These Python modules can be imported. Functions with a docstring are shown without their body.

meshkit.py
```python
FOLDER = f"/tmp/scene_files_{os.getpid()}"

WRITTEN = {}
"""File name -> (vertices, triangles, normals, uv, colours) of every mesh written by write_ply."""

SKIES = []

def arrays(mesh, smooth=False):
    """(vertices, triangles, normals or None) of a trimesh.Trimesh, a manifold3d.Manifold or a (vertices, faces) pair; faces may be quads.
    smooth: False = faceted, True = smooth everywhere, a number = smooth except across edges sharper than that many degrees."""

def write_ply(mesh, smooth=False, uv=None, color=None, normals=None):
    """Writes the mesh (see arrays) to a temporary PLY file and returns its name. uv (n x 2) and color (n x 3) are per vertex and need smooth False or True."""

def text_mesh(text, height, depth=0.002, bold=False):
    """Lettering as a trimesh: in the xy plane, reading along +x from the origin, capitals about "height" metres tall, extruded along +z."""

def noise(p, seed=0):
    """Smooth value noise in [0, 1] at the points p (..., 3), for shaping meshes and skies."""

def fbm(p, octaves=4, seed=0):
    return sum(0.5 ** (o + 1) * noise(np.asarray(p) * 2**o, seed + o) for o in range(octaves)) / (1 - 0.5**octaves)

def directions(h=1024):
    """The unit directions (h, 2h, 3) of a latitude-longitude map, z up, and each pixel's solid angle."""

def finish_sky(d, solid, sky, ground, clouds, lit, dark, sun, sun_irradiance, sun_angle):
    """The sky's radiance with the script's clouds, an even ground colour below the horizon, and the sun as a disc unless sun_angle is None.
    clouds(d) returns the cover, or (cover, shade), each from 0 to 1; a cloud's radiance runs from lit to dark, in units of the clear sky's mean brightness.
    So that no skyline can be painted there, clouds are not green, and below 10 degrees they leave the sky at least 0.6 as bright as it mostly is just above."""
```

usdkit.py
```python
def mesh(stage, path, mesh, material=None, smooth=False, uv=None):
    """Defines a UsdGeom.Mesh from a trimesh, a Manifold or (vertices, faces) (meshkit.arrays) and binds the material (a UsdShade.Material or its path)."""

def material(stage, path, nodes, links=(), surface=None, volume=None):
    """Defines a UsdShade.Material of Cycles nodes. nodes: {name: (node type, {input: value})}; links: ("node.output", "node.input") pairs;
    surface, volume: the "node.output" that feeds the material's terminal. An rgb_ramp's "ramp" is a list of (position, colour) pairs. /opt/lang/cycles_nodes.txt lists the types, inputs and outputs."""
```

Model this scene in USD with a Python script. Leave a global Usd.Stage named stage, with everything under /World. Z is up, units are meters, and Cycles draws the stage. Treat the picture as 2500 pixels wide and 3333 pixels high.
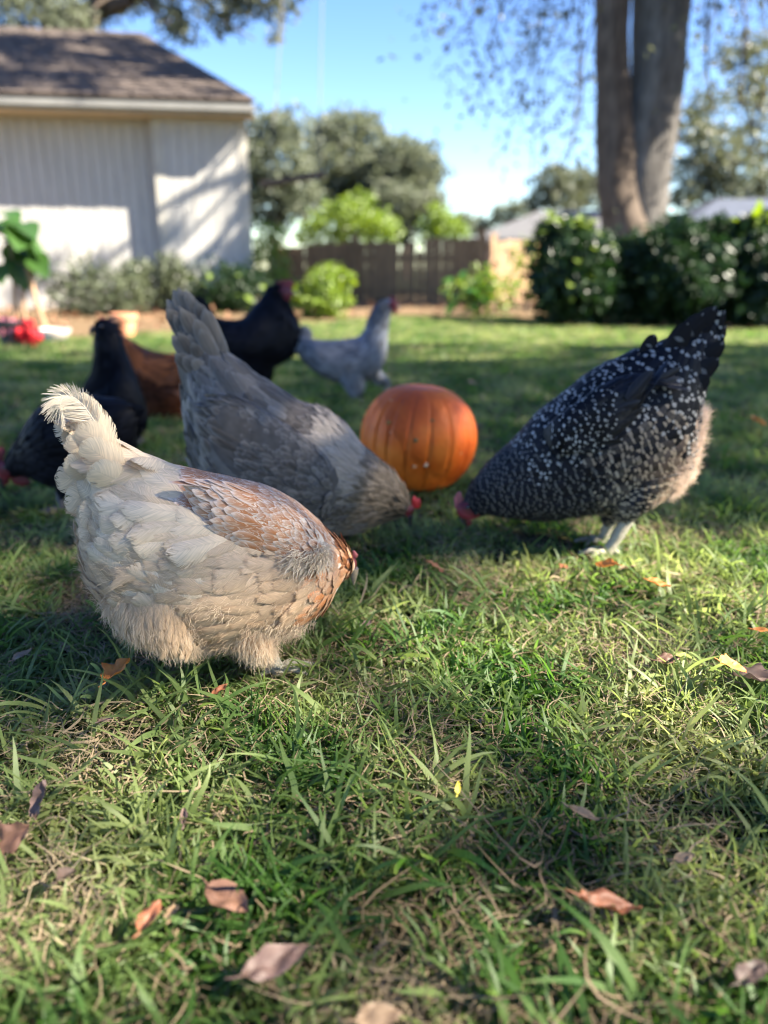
import math, random
import numpy as np, trimesh, manifold3d, usdkit, meshkit
from pxr import Usd, UsdGeom, UsdLux, UsdShade, Gf, Sdf, Vt

stage = Usd.Stage.CreateInMemory()
UsdGeom.SetStageUpAxis(stage, UsdGeom.Tokens.z)
UsdGeom.SetStageMetersPerUnit(stage, 1.0)
WORLD = UsdGeom.Xform.Define(stage, '/World'); UsdGeom.Scope.Define(stage, '/World/Looks')
stage.SetDefaultPrim(WORLD.GetPrim())

# ------------------------------------------------------------------ camera, sky, sun, exposure
CAM_H, PITCH, F = 0.55, math.radians(17.65), 2501.0       # F: focal length in pixels of the 2500 x 3333 photograph
EXPOSURE = 2.75
FOCUS, APERTURE = 0.97, 0.0120
SUN_EL, SUN_ROT = math.radians(40), 1.84                   # from the right, a little behind the camera
SUN_I, SKY_S = 1.25, 0.0515
cam = UsdGeom.Camera.Define(stage, '/World/camera')
cam.CreateHorizontalApertureAttr(36.0); cam.CreateVerticalApertureAttr(36.0 * 4 / 3)
cam.CreateFocalLengthAttr(36.0 * F / 2500); cam.CreateClippingRangeAttr(Gf.Vec2f(0.05, 2000))
cam.CreateFStopAttr(36.0 * F / 2500 / (APERTURE * 1000)); cam.CreateFocusDistanceAttr(FOCUS)
cam.CreateExposureAttr(EXPOSURE)
cam.AddTranslateOp().Set(Gf.Vec3d(0, 0, CAM_H)); cam.AddRotateXOp().Set(90 - math.degrees(PITCH))
SUN = np.array([math.sin(SUN_ROT) * math.cos(SUN_EL), math.cos(SUN_ROT) * math.cos(SUN_EL), math.sin(SUN_EL)])
sun = UsdLux.DistantLight.Define(stage, '/World/sun')
sun.CreateIntensityAttr(SUN_I); sun.CreateNormalizeAttr(True); sun.CreateAngleAttr(0.5); sun.CreateColorAttr(Gf.Vec3f(1.0, 0.92, 0.77))
_z = SUN; _x = np.cross([0, 0, 1.0], _z); _x /= np.linalg.norm(_x); _y = np.cross(_z, _x)
sun.AddTransformOp().Set(Gf.Matrix4d(*_x, 0, *_y, 0, *_z, 0, 0, 0, 20, 1))
usdkit.material(stage, '/World/Looks/sky', {
    's': ('sky_texture', {'sky_type': 'single_scattering', 'sun_disc': False, 'sun_elevation': SUN_EL, 'sun_rotation': SUN_ROT, 'air_density': 1.0, 'aerosol_density': 0.4, 'ozone_density': 1.6}),
    'c': ('mix_color', {'blend_type': 'multiply', 'fac': 1.0, 'b': (.96, 1.0, 1.02), 'use_clamp': False}), 'h': ('hsv', {'hue': 0.516, 'saturation': 1.24, 'value': 1.0, 'fac': 1.0}),
    'b': ('background_shader', {'strength': SKY_S})}, [('s.color', 'c.a'), ('c.result', 'h.color'), ('h.color', 'b.color')], surface='b.background')
dome = UsdLux.DomeLight.Define(stage, '/World/sky'); dome.CreateIntensityAttr(1.0)
UsdShade.MaterialBindingAPI.Apply(dome.GetPrim()).Bind(UsdShade.Material.Get(stage, '/World/Looks/sky'))

# ------------------------------------------------------------------ helpers
EYE = np.array([0, 0, CAM_H])
def ray(px, py):
    a, b = (px - 1250) / F, -(py - 1666.5) / F
    return np.array([a, math.cos(PITCH) + b * math.sin(PITCH), -math.sin(PITCH) + b * math.cos(PITCH)])
def at_y(px, py, Y): r = ray(px, py); return EYE + r * (Y / r[1])
def ground_at(px, py, z=0.0): r = ray(px, py); return EYE + r * ((z - CAM_H) / r[2])
def on_plane(px, py, p0, n): r = ray(px, py); return EYE + r * (np.dot(p0 - EYE, n) / np.dot(r, n))
def unit(v): v = np.asarray(v, float); return v / (np.linalg.norm(v, axis=-1, keepdims=True) + 1e-12)

_used = {}
def path_of(name, parent=None):
    base = (str(parent.GetPath()) if parent is not None else '/World') + '/' + name
    k = _used.get(base, -1) + 1; _used[base] = k
    return base if k == 0 else f'{base}_{k:03d}'
def tag(p, label=None, cat=None, group=None, kind=None):
    for k, v in (('label', label), ('category', cat), ('group', group), ('kind', kind)):
        if v: p.SetCustomDataByKey(k, v)
    return p
def thing(name, label, cat, loc=(0, 0, 0), group=None):
    x = UsdGeom.Xform.Define(stage, path_of(name))
    if any(loc): x.AddTranslateOp().Set(Gf.Vec3d(*map(float, loc)))
    return tag(x.GetPrim(), label, cat, group)
def origin(parent):
    return np.array(UsdGeom.Xformable(parent).GetLocalTransformation().ExtractTranslation()) if parent is not None and parent.IsA(UsdGeom.Xform) else np.zeros(3)
def obj(name, mesh, mat, parent=None, smooth=False, prim=None, at=None):
    """One Mesh in world coordinates; under a thing it is moved into the thing's frame."""
    off = np.zeros(3) if parent is None else np.array(UsdGeom.XformCache().GetLocalToWorldTransform(parent).ExtractTranslation())
    v, f, n = meshkit.arrays(mesh, smooth)
    m = UsdGeom.Mesh.Define(stage, path_of(name, parent))
    m.CreatePointsAttr(Vt.Vec3fArray.FromNumpy((v - off).astype(np.float32)))
    m.CreateFaceVertexCountsAttr(Vt.IntArray.FromNumpy(np.full(len(f), 3, np.int32)))
    m.CreateFaceVertexIndicesAttr(Vt.IntArray.FromNumpy(f.astype(np.int32).ravel()))
    m.CreateSubdivisionSchemeAttr('none')
    if n is not None:
        m.CreateNormalsAttr(Vt.Vec3fArray.FromNumpy(n.astype(np.float32))); m.SetNormalsInterpolation('vertex')
    for k, a in (prim or {}).items():
        UsdGeom.PrimvarsAPI(m).CreatePrimvar(k, Sdf.ValueTypeNames.Color3fArray, 'vertex').Set(Vt.Vec3fArray.FromNumpy(np.asarray(a, np.float32)))
    UsdShade.MaterialBindingAPI.Apply(m.GetPrim()).Bind(mat)
    return m.GetPrim()
def box(c, size, rot=None):
    b = trimesh.creation.box(size)
    if rot is not None: b.apply_transform(rot)
    b.apply_translation(c); return b
def cat(ms): return trimesh.util.concatenate(ms)
def tube(pts, rad, sides=8, cap=True):
    p = np.asarray(pts, float); r = np.broadcast_to(rad, (len(p),)).astype(float)
    t = unit(np.gradient(p, axis=0)); a = np.cross(t, [0, 0, 1.0]) if np.abs(t[:, 2]).mean() < .85 else np.cross(t, [1.0, 0, 0])
    a = unit(a); b = np.cross(t, a); ang = np.arange(sides) * 2 * np.pi / sides
    v = p[:, None] + r[:, None, None] * (np.cos(ang)[None, :, None] * a[:, None] + np.sin(ang)[None, :, None] * b[:, None])
    n = len(p); f = []
    for i in range(n - 1):
        for j in range(sides):
            k = (j + 1) % sides
            f += [[i*sides+j, i*sides+k, (i+1)*sides+k], [i*sides+j, (i+1)*sides+k, (i+1)*sides+j]]
    v = v.reshape(-1, 3)
    if cap:
        v = np.vstack([v, p[:1], p[-1:]]); e = len(v)
        f += [[e-2, (j+1) % sides, j] for j in range(sides)] + [[e-1, (n-1)*sides+j, (n-1)*sides+(j+1) % sides] for j in range(sides)]
    m = trimesh.Trimesh(v, f, process=False)
    return m
def wobble(p0, p1, n, amp, rng):
    t = np.linspace(0, 1, n)[:, None]; p = p0 + (p1 - p0) * t
    p += (np.cumsum(rng.normal(0, amp, (n, 3)), axis=0) - t * 0) * np.minimum(1, t * 3); return p

# ------------------------------------------------------------------ materials
def mat(name, nodes, links, surface): return usdkit.material(stage, '/World/Looks/' + name, nodes, links, surface=surface)
def noisy(name, c1, c2, scale=8, rough=.7, bump=0.0, detail=5, stretch=(1, 1, 1), spec=.4, island=0.0, lo=.3, hi=.7, bscale=None):
    nodes = {'g': ('geometry', {}), 'm': ('mapping', {'scale': stretch}), 'n': ('noise_texture', {'scale': scale, 'detail': detail, 'roughness': .6}),
             'r': ('rgb_ramp', {'ramp': [(lo, c1), (hi, c2)]}), 'p': ('principled_bsdf', {'roughness': rough, 'specular_ior_level': spec})}
    links = [('g.position', 'm.vector'), ('m.vector', 'n.vector'), ('n.fac', 'r.fac')]
    out = 'r.color'
    if island:
        nodes['i'] = ('map_range', {'from_min': 0, 'from_max': 1, 'to_min': 1 - island, 'to_max': 1 + island}); nodes['v'] = ('hsv', {'hue': .5, 'saturation': 1., 'fac': 1.})
        links += [('g.random_per_island', 'i.value'), ('i.result', 'v.value'), ('r.color', 'v.color')]; out = 'v.color'
    links.append((out, 'p.base_color'))
    if bump:
        nodes['bn'] = ('noise_texture', {'scale': bscale or scale * 3, 'detail': 4}); nodes['b'] = ('bump', {'strength': 1.0, 'distance': bump})
        links += [('m.vector', 'bn.vector'), ('bn.fac', 'b.height'), ('b.normal', 'p.normal')]
    return mat(name, nodes, links, 'p.BSDF')
def leafy(name, ramp, trans=.35, rough=.45, obj_rand=False, spec=.5, tcol=None, tramp=None):
    """Leaves and blades: colour by leaf, light passing through."""
    nodes = {'g': ('geometry', {}), 'r': ('rgb_ramp', {'ramp': ramp}), 'p': ('principled_bsdf', {'roughness': rough, 'specular_ior_level': spec}),
             't': ('translucent_bsdf', {}), 'x': ('mix_closure', {'fac': trans}), 'h': ('hsv', {'hue': .49, 'saturation': 1.15, 'value': 1.7, 'fac': 1.})}
    links = [('r.color', 'p.base_color'), ('r.color', 'h.color'), ('h.color', 't.color'), ('p.BSDF', 'x.closure1'), ('t.BSDF', 'x.closure2')]
    if obj_rand:
        nodes['o'] = ('object_info', {}); nodes['a'] = ('math', {'math_type': 'add'}); nodes['f'] = ('math', {'math_type': 'fraction'})
        links += [('g.random_per_island', 'a.value1'), ('o.random', 'a.value2'), ('a.value', 'f.value1'), ('f.value', 'r.fac')]
    else: links.append(('g.random_per_island', 'r.fac'))
    return mat(name, nodes, links, 'x.closure')
def plain(name, c, rough=.5, spec=.5, **kw): return mat(name, {'p': ('principled_bsdf', {'base_color': c, 'roughness': rough, 'specular_ior_level': spec, **kw})}, [], 'p.BSDF')
# ------------------------------------------------------------------ the ground
M_ground = noisy('lawn_soil', (.022, .018, .010), (.03, .04, .012), scale=3, rough=.95, bump=.01, spec=.1)
M_mulch = noisy('mulch', (.09, .06, .035), (.22, .15, .085), scale=30, rough=.95, bump=.02, spec=.1)
def ground_mesh():
    # one sheet, fine near the camera and coarse towards the horizon
    xs = np.concatenate([[-400, -150, -60, -25], np.linspace(-10, 10, 81), [25, 60, 150, 400]]); ys = np.concatenate([[-200, -60, -20, -6], np.linspace(-2, 14, 81), [25, 50, 100, 200, 500]])
    X, Y = np.meshgrid(xs, ys); Z = ground_z(X, Y)
    nx = len(xs); i, j = np.meshgrid(np.arange(len(ys) - 1), np.arange(nx - 1), indexing='ij'); a = (i * nx + j).ravel()
    return np.stack([X.ravel(), Y.ravel(), Z.ravel()], 1), np.stack([a, a + 1, a + nx + 1, a + nx], 1)
def ground_z(X, Y):
    X, Y = np.asarray(X, float), np.asarray(Y, float)
    z = 0.02 * (meshkit.noise(np.stack([X * 1.3, Y * 1.3, X * 0 + 3], -1), 5) - .5) + .05 * (meshkit.noise(np.stack([X * .3, Y * .3, X * 0 + 9], -1), 6) - .5)
    return z * np.clip(1.5 - np.abs(Y) / 20, 0, 1) - .004
tag(obj('ground', ground_mesh(), M_ground, smooth=True), kind='structure')
EDGE = [(-9, 6.4), (-3.2, 6.6), (-1.2, 7.6), (.2, 9.2), (1.2, 9.3), (1.9, 8.3), (2.6, 7.55), (9, 7.2)]      # where the lawn ends
def edge_y(x): return np.interp(x, [e[0] for e in EDGE], [e[1] for e in EDGE])
def mulch_mesh():
    xs = np.linspace(-9, 9, 73); ts = np.linspace(0, 1, 25)
    X = np.repeat(xs[:, None], 25, 1); Y = (edge_y(xs) + .12 * np.sin(xs * 3.1))[:, None] * (1 - ts) + 16 * ts
    Z = ground_z(X, Y) + .008 + .03 * np.minimum(1, ts * 8)[None] * meshkit.noise(np.stack([X * 3, Y * 3, X * 0], -1), 8)
    i, j = np.meshgrid(np.arange(72), np.arange(24), indexing='ij'); a = (i * 25 + j).ravel()
    return np.stack([X.ravel(), Y.ravel(), Z.ravel()], 1), np.stack([a, a + 25, a + 26, a + 1], 1)
tag(obj('mulch_bed', mulch_mesh(), M_mulch, smooth=True), kind='structure')

# ------------------------------------------------------------------ grass: every blade a bent strip
def blade_field(x, y, rng, length, width, lean, bend, seg=5, lift=0.0, z0=None, wander=.12):
    """Strips from (x, y): N blades as one (vertices, quads)."""
    n = len(x); L, W = rng.uniform(*length, n) if np.ndim(length) == 1 and len(length) == 2 else length, rng.uniform(*width, n)
    az = rng.uniform(0, 2 * np.pi, n)[:, None]; u = np.linspace(0, 1, seg + 1)[None]
    phi = rng.uniform(*lean, n)[:, None] + rng.uniform(*bend, n)[:, None] * u ** 1.4
    st = (L / seg)[:, None]; r = np.cumsum(np.sin(phi) * st, 1) - np.sin(phi[:, :1]) * st; z = np.cumsum(np.cos(phi) * st, 1) - np.cos(phi[:, :1]) * st
    z = np.maximum(z + (rng.uniform(0, 1, n) ** 1.5 * lift)[:, None], .001)
    off = rng.normal(0, wander, n)[:, None] * L[:, None] * u ** 2 + rng.normal(0, wander * .5, n)[:, None] * L[:, None] * np.sin(u * 5)
    cx = x[:, None] + r * np.cos(az) - off * np.sin(az); cy = y[:, None] + r * np.sin(az) + off * np.cos(az)
    cz = z + (ground_z(x, y) if z0 is None else z0)[:, None]
    side = az + np.pi / 2 + rng.normal(0, .3, n)[:, None] + rng.normal(0, .5, n)[:, None] * u; tw = rng.normal(0, .5, n)[:, None] + rng.normal(0, .9, n)[:, None] * u
    w = (W * .5)[:, None] * np.minimum(1, .6 + 2 * u) * np.maximum(1 - u ** 3.2, .03)
    s = np.stack([np.cos(side) * np.cos(tw), np.sin(side) * np.cos(tw), np.sin(tw)], -1) * w[..., None]; c = np.stack([cx, cy, cz], -1)
    v = np.stack([c - s, c + s], 2).reshape(-1, 3)
    k = (np.arange(n) * (seg + 1) * 2)[:, None] + (np.arange(seg) * 2)[None]; k = k.ravel()
    return v, np.stack([k, k + 1, k + 3, k + 2], 1)
def join(parts):
    V, Fc, b = [], [], 0
    for v, f in parts: V.append(v); Fc.append(f + b); b += len(v)
    return np.vstack(V), np.vstack(Fc)
def grass_mat(name, ramp, dry, amount, trans, rough, spec):
    """Blade colour by blade, drier in patches of the lawn."""
    return mat(name, {'g': ('geometry', {}), 'r': ('rgb_ramp', {'ramp': ramp}), 'n': ('noise_texture', {'scale': 4.0, 'detail': 4}), 'k': ('map_range', {'from_min': .42, 'from_max': .68, 'to_min': 0, 'to_max': amount, 'clamp': True}),
        'd': ('mix_color', {'b': dry}), 'p': ('principled_bsdf', {'roughness': rough, 'specular_ior_level': spec}), 'h': ('hsv', {'hue': .488, 'saturation': 1.12, 'value': 2.2, 'fac': 1.}), 't': ('translucent_bsdf', {}), 'x': ('mix_closure', {'fac': trans})},
        [('g.random_per_island', 'r.fac'), ('g.position', 'n.vector'), ('n.fac', 'k.value'), ('k.result', 'd.fac'), ('r.color', 'd.a'), ('d.result', 'p.base_color'), ('d.result', 'h.color'), ('h.color', 't.color'), ('p.BSDF', 'x.closure1'), ('t.BSDF', 'x.closure2')], 'x.closure')
M_grass = grass_mat('grass_blade', [(0, (.045, .10, .02)), (.3, (.125, .235, .03)), (.65, (.25, .385, .045)), (.88, (.42, .52, .085)), (1, (.58, .56, .27))], (.46, .45, .2), .42, .5, .5, .32)
M_straw = grass_mat('dry_blade', [(0, (.14, .10, .06)), (.3, (.40, .31, .19)), (.65, (.60, .52, .37)), (1, (.70, .66, .54))], (.46, .38, .25), .4, .2, .7, .25)
rg = np.random.default_rng(11)
PUMPKIN_C = ground_at(1360, 1590)
def patchy(x, y, lo=.45, seed=3, fr=6): return rg.uniform(0, 1, len(x)) < np.clip(lo + (meshkit.fbm(np.stack([x * fr, y * fr, x * 0], -1), 3, seed) - .5) * 2.6, .04, 1)
def lawn(x, y): return y < edge_y(x) + .12 * np.sin(x * 3.1) + rg.normal(0, .08, len(x))
def scatter(n, y0, y1, margin=.3, lo=None, seed=3, clump=0):
    """Points over the camera's part of the lawn; clump: blades per tuft."""
    m = n // max(clump, 1); y = y0 + (y1 - y0) * rg.uniform(0, 1, m); half = .53 * y + margin; x = rg.uniform(-1, 1, m) * half
    k = rg.uniform(0, 1, m) < half / half.max(); x, y = x[k], y[k]
    if lo is not None: k = patchy(x, y, lo, seed); x, y = x[k], y[k]
    if clump: x, y = np.repeat(x, clump), np.repeat(y, clump); x = x + rg.normal(0, .011, len(x)); y = y + rg.normal(0, .011, len(x))
    k = (np.hypot(x - PUMPKIN_C[0], y - PUMPKIN_C[1] - .06) > .09) & lawn(x, y)
    return x[k], y[k]
def near(n, y0, y1, lo, seed, clump, length, *a, **k):
    x, y = scatter(n, y0, y1, lo=lo, seed=seed, clump=clump); m = len(x)
    L = rg.uniform(*length, m) * (.7 + .7 * meshkit.noise(np.stack([x * 9, y * 9, x * 0], -1), seed + 50))
    return blade_field(x, y, rg, L, *a, **k)
green = [near(80000, .22, 1.35, .7, 3, 7, (.02, .058), (.0024, .0068), (.15, 1.25), (.1, 1.3), seg=5),
         near(9000, .22, 1.35, .35, 21, 4, (.055, .10), (.0045, .0085), (.3, 1.2), (.1, 1.2), seg=7),
         near(80000, 1.3, 2.7, .7, 3, 7, (.022, .055), (.003, .007), (.15, 1.15), (.1, 1.2), seg=4),
         near(8000, 1.3, 2.7, .35, 21, 4, (.05, .09), (.004, .007), (.2, 1.1), (.1, 1.1), seg=5)]
dry = [near(72000, .22, 1.35, .75, 9, 5, (.010, .042), (.0007, .0024), (.9, 1.65), (-.5, .6), seg=4, lift=.028, wander=.3),
       near(1600, .22, 1.35, .6, 17, 2, (.05, .09), (.0012, .0036), (1.0, 1.6), (-.4, .9), seg=8, lift=.03, wander=.5),
       near(52000, 1.3, 2.7, .75, 9, 5, (.010, .042), (.0008, .0028), (.9, 1.65), (-.5, .6), seg=3, lift=.028, wander=.3)]
grass_label = 'blades of green lawn grass, in sun and dappled shade, round the hens'
tag(obj('grass', join(green), M_grass, smooth=True), grass_label, 'grass', kind='stuff')
tag(obj('dry_grass', join(dry), M_straw, smooth=True), 'dry tan blades of cut grass lying in the green lawn', 'dry grass', kind='stuff')
# farther off, square pieces of turf, turned by quarter turns
far = UsdGeom.PointInstancer.Define(stage, path_of('turf'))
tag(far.GetPrim(), 'lawn grass behind the hens, out to the mulch bed', 'grass', kind='stuff')
TS, protos = .5, []
for k in range(8):
    n, b = 1100, 170
    x, y = rg.uniform(-.5, .5, (2, n)) * TS; z0 = np.zeros(n)
    protos.append(obj('turf_piece', blade_field(x, y, rg, rg.uniform(.025, .06, n), (.004, .009), (.1, 1.1), (.1, 1.2), seg=3, z0=z0), M_grass, far.GetPrim(), smooth=True))
    x, y = rg.uniform(-.5, .5, (2, b)) * TS
    protos.append(obj('dry_piece', blade_field(x, y, rg, rg.uniform(.02, .07, b), (.002, .006), (.8, 1.6), (-.4, .6), seg=2, lift=.03, z0=np.zeros(b)), M_straw, far.GetPrim(), smooth=True))
P, I, Q = [], [], []
for gy in np.arange(2.6 + TS / 2, 10, TS):
    for gx in np.arange(-12.25, 12.3, TS):
        if abs(gx) > .53 * gy + 1.0 or gy > edge_y(gx) - .1: continue
        k = rg.integers(8); q = rg.integers(4) * np.pi / 4
        for e in range(2 if rg.uniform() < .8 else 1): P.append((gx, gy, float(ground_z(gx, gy)) - .002)); I.append(int(2 * k + e)); Q.append(Gf.Quath(float(np.cos(q)), 0., 0., float(np.sin(q))))
far.CreatePrototypesRel().SetTargets([p.GetPath() for p in protos])
far.CreateProtoIndicesAttr(Vt.IntArray(I)); far.CreatePositionsAttr(Vt.Vec3fArray([Gf.Vec3f(*p) for p in P])); far.CreateOrientationsAttr(Vt.QuathArray(Q))
# ------------------------------------------------------------------ feathers
def feather_mat(name, streak=(.72, 1.12), edge=None, edge_amt=0.0, edge_at=(.5, .95), shaft=(1.15, .07), bars=None, bar_c=(.55, .55, .52), bar_w=.5, bar_v=-.9, fray=0.0, rough=.55, trans=.0, spec=.15, penc=None, penc_c=(.4, .16, .06), sheen=0.0):
    """fth = (along the shaft, across -1..1, chance) of each feather; tint = its own colour. Barbs are streaks that run outwards and forwards."""
    N = {'a': ('attribute', {'attribute': 'fth'}), 't': ('attribute', {'attribute': 'tint'}), 's': ('separate_xyz', {}),
         'av': ('math', {'math_type': 'absolute'}), 'hv': ('math', {'math_type': 'multiply_add', 'value2': -.35}), 'r50': ('math', {'math_type': 'multiply', 'value2': 57.0}),
         'b': ('math', {'math_type': 'multiply', 'value2': 30.0}), 'vv': ('math', {'math_type': 'multiply', 'value2': 1.3}), 'c': ('combine_xyz', {}),
         'n': ('noise_texture', {'scale': 1.0, 'detail': 3}), 'm': ('map_range', {'from_min': .3, 'from_max': .7, 'to_min': streak[0], 'to_max': streak[1]}),
         'q': ('vector_math', {'vector_type': 'scale'} if 0 else {'math_type': 'scale'}), 'p': ('principled_bsdf', {'roughness': rough, 'specular_ior_level': spec, 'sheen_weight': sheen, 'sheen_roughness': .4})}
    L = [('a.vector', 's.vector'), ('s.y', 'av.value1'), ('av.value', 'hv.value1'), ('s.x', 'hv.value3'), ('s.z', 'r50.value1'), ('hv.value', 'b.value1'), ('s.y', 'vv.value1'),
         ('b.value', 'c.x'), ('vv.value', 'c.y'), ('r50.value', 'c.z'), ('c.vector', 'n.vector'), ('n.fac', 'm.value')]
    col = 't.color'
    # how near the rim a point lies: 0 at the shaft, 1 at the tip and sides
    N['e'] = ('math', {'math_type': 'maximum'}); N['x2'] = ('math', {'math_type': 'power', 'value2': 2.0}); L += [('s.x', 'x2.value1'), ('x2.value', 'e.value1'), ('av.value', 'e.value2')]
    if penc:   # fine broken cross marks
        N['pw'] = ('noise_texture', {'scale': 1.0, 'detail': 2}); N['pc'] = ('combine_xyz', {}); N['pb'] = ('math', {'math_type': 'multiply', 'value2': penc[0]}); N['pv'] = ('math', {'math_type': 'multiply', 'value2': penc[1]})
        N['pr'] = ('map_range', {'from_min': penc[2], 'from_max': penc[3], 'to_min': 0, 'to_max': 1, 'clamp': True, 'range_type': 'smoothstep'}); N['px'] = ('mix_color', {'b': penc_c})
        N['pe'] = ('math', {'math_type': 'subtract', 'value1': 1.15}); N['pm'] = ('math', {'math_type': 'multiply', 'use_clamp': True})
        L += [('hv.value', 'pb.value1'), ('s.y', 'pv.value1'), ('pb.value', 'pc.x'), ('pv.value', 'pc.y'), ('r50.value', 'pc.z'), ('pc.vector', 'pw.vector'), ('pw.fac', 'pr.value'), ('e.value', 'pe.value2'), ('pe.value', 'pm.value1'), ('pr.result', 'pm.value2'), ('pm.value', 'px.fac'), (col, 'px.a')]; col = 'px.result'
    if bars:   # spots or bars across the feather
        N['bf'] = ('math', {'math_type': 'multiply_add', 'value2': bars[0] * 6.2832, 'value3': 0.0}); N['bj'] = ('math', {'math_type': 'multiply_add', 'value2': 1.1, 'value3': bars[1] - .55}); N['bs'] = ('math', {'math_type': 'sine'})
        N['bw'] = ('math', {'math_type': 'multiply_add', 'value2': bar_v}); N['br'] = ('map_range', {'from_min': .3 - bar_w, 'from_max': .75 - bar_w, 'to_min': 0, 'to_max': 1, 'clamp': True, 'range_type': 'smoothstep'}); N['bx'] = ('mix_color', {'b': bar_c})
        L += [('s.x', 'bf.value1'), ('s.z', 'bj.value1'), ('bj.value', 'bf.value3'), ('bf.value', 'bs.value1'), ('av.value', 'bw.value1'), ('bs.value', 'bw.value3'), ('bw.value', 'br.value'), ('br.result', 'bx.fac'), (col, 'bx.a')]; col = 'bx.result'
    if edge is not None:
        N['er'] = ('map_range', {'from_min': edge_at[0], 'from_max': edge_at[1], 'to_min': 0, 'to_max': edge_amt, 'clamp': True, 'range_type': 'smoothstep'}); N['ex'] = ('mix_color', {'b': edge})
        L += [('e.value', 'er.value'), ('er.result', 'ex.fac'), (col, 'ex.a')]; col = 'ex.result'
    N['q'] = ('vector_math', {'math_type': 'scale'}); L += [(col, 'q.vector1'), ('m.result', 'q.scale')]
    N['sh'] = ('map_range', {'from_min': shaft[1] * .5, 'from_max': shaft[1], 'to_min': shaft[0], 'to_max': 1.0, 'clamp': True}); N['q2'] = ('vector_math', {'math_type': 'scale'})
    L += [('av.value', 'sh.value'), ('q.vector', 'q2.vector1'), ('sh.result', 'q2.scale'), ('q2.vector', 'p.base_color')]
    out = 'p.BSDF'
    if trans:
        N['tr'] = ('translucent_bsdf', {}); N['tx'] = ('mix_closure', {'fac': trans}); L += [('q2.vector', 'tr.color'), ('p.BSDF', 'tx.closure1'), ('tr.BSDF', 'tx.closure2')]; out = 'tx.closure'
    if fray:
        N['fn'] = ('noise_texture', {'scale': 1.0, 'detail': 2}); N['fc'] = ('combine_xyz', {}); N['fb'] = ('math', {'math_type': 'multiply', 'value2': 48.0}); N['fv'] = ('math', {'math_type': 'multiply', 'value2': .8})
        N['fr'] = ('map_range', {'from_min': .45, 'from_max': 1.02, 'to_min': 0, 'to_max': fray, 'clamp': True}); N['fg'] = ('math', {'math_type': 'less_than'}); N['fo'] = ('math', {'math_type': 'subtract', 'value2': .18})
        N['ft'] = ('transparent_bsdf', {}); N['fx'] = ('mix_closure', {})
        L += [('hv.value', 'fb.value1'), ('s.y', 'fv.value1'), ('fb.value', 'fc.x'), ('fv.value', 'fc.y'), ('r50.value', 'fc.z'), ('fc.vector', 'fn.vector'), ('e.value', 'fr.value'), ('fn.fac', 'fo.value1'), ('fo.value', 'fg.value1'), ('fr.result', 'fg.value2'),
              (out, 'fx.closure1'), ('ft.BSDF', 'fx.closure2'), ('fg.value', 'fx.fac')]; out = 'fx.closure'
    return mat(name, N, L, out)

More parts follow.
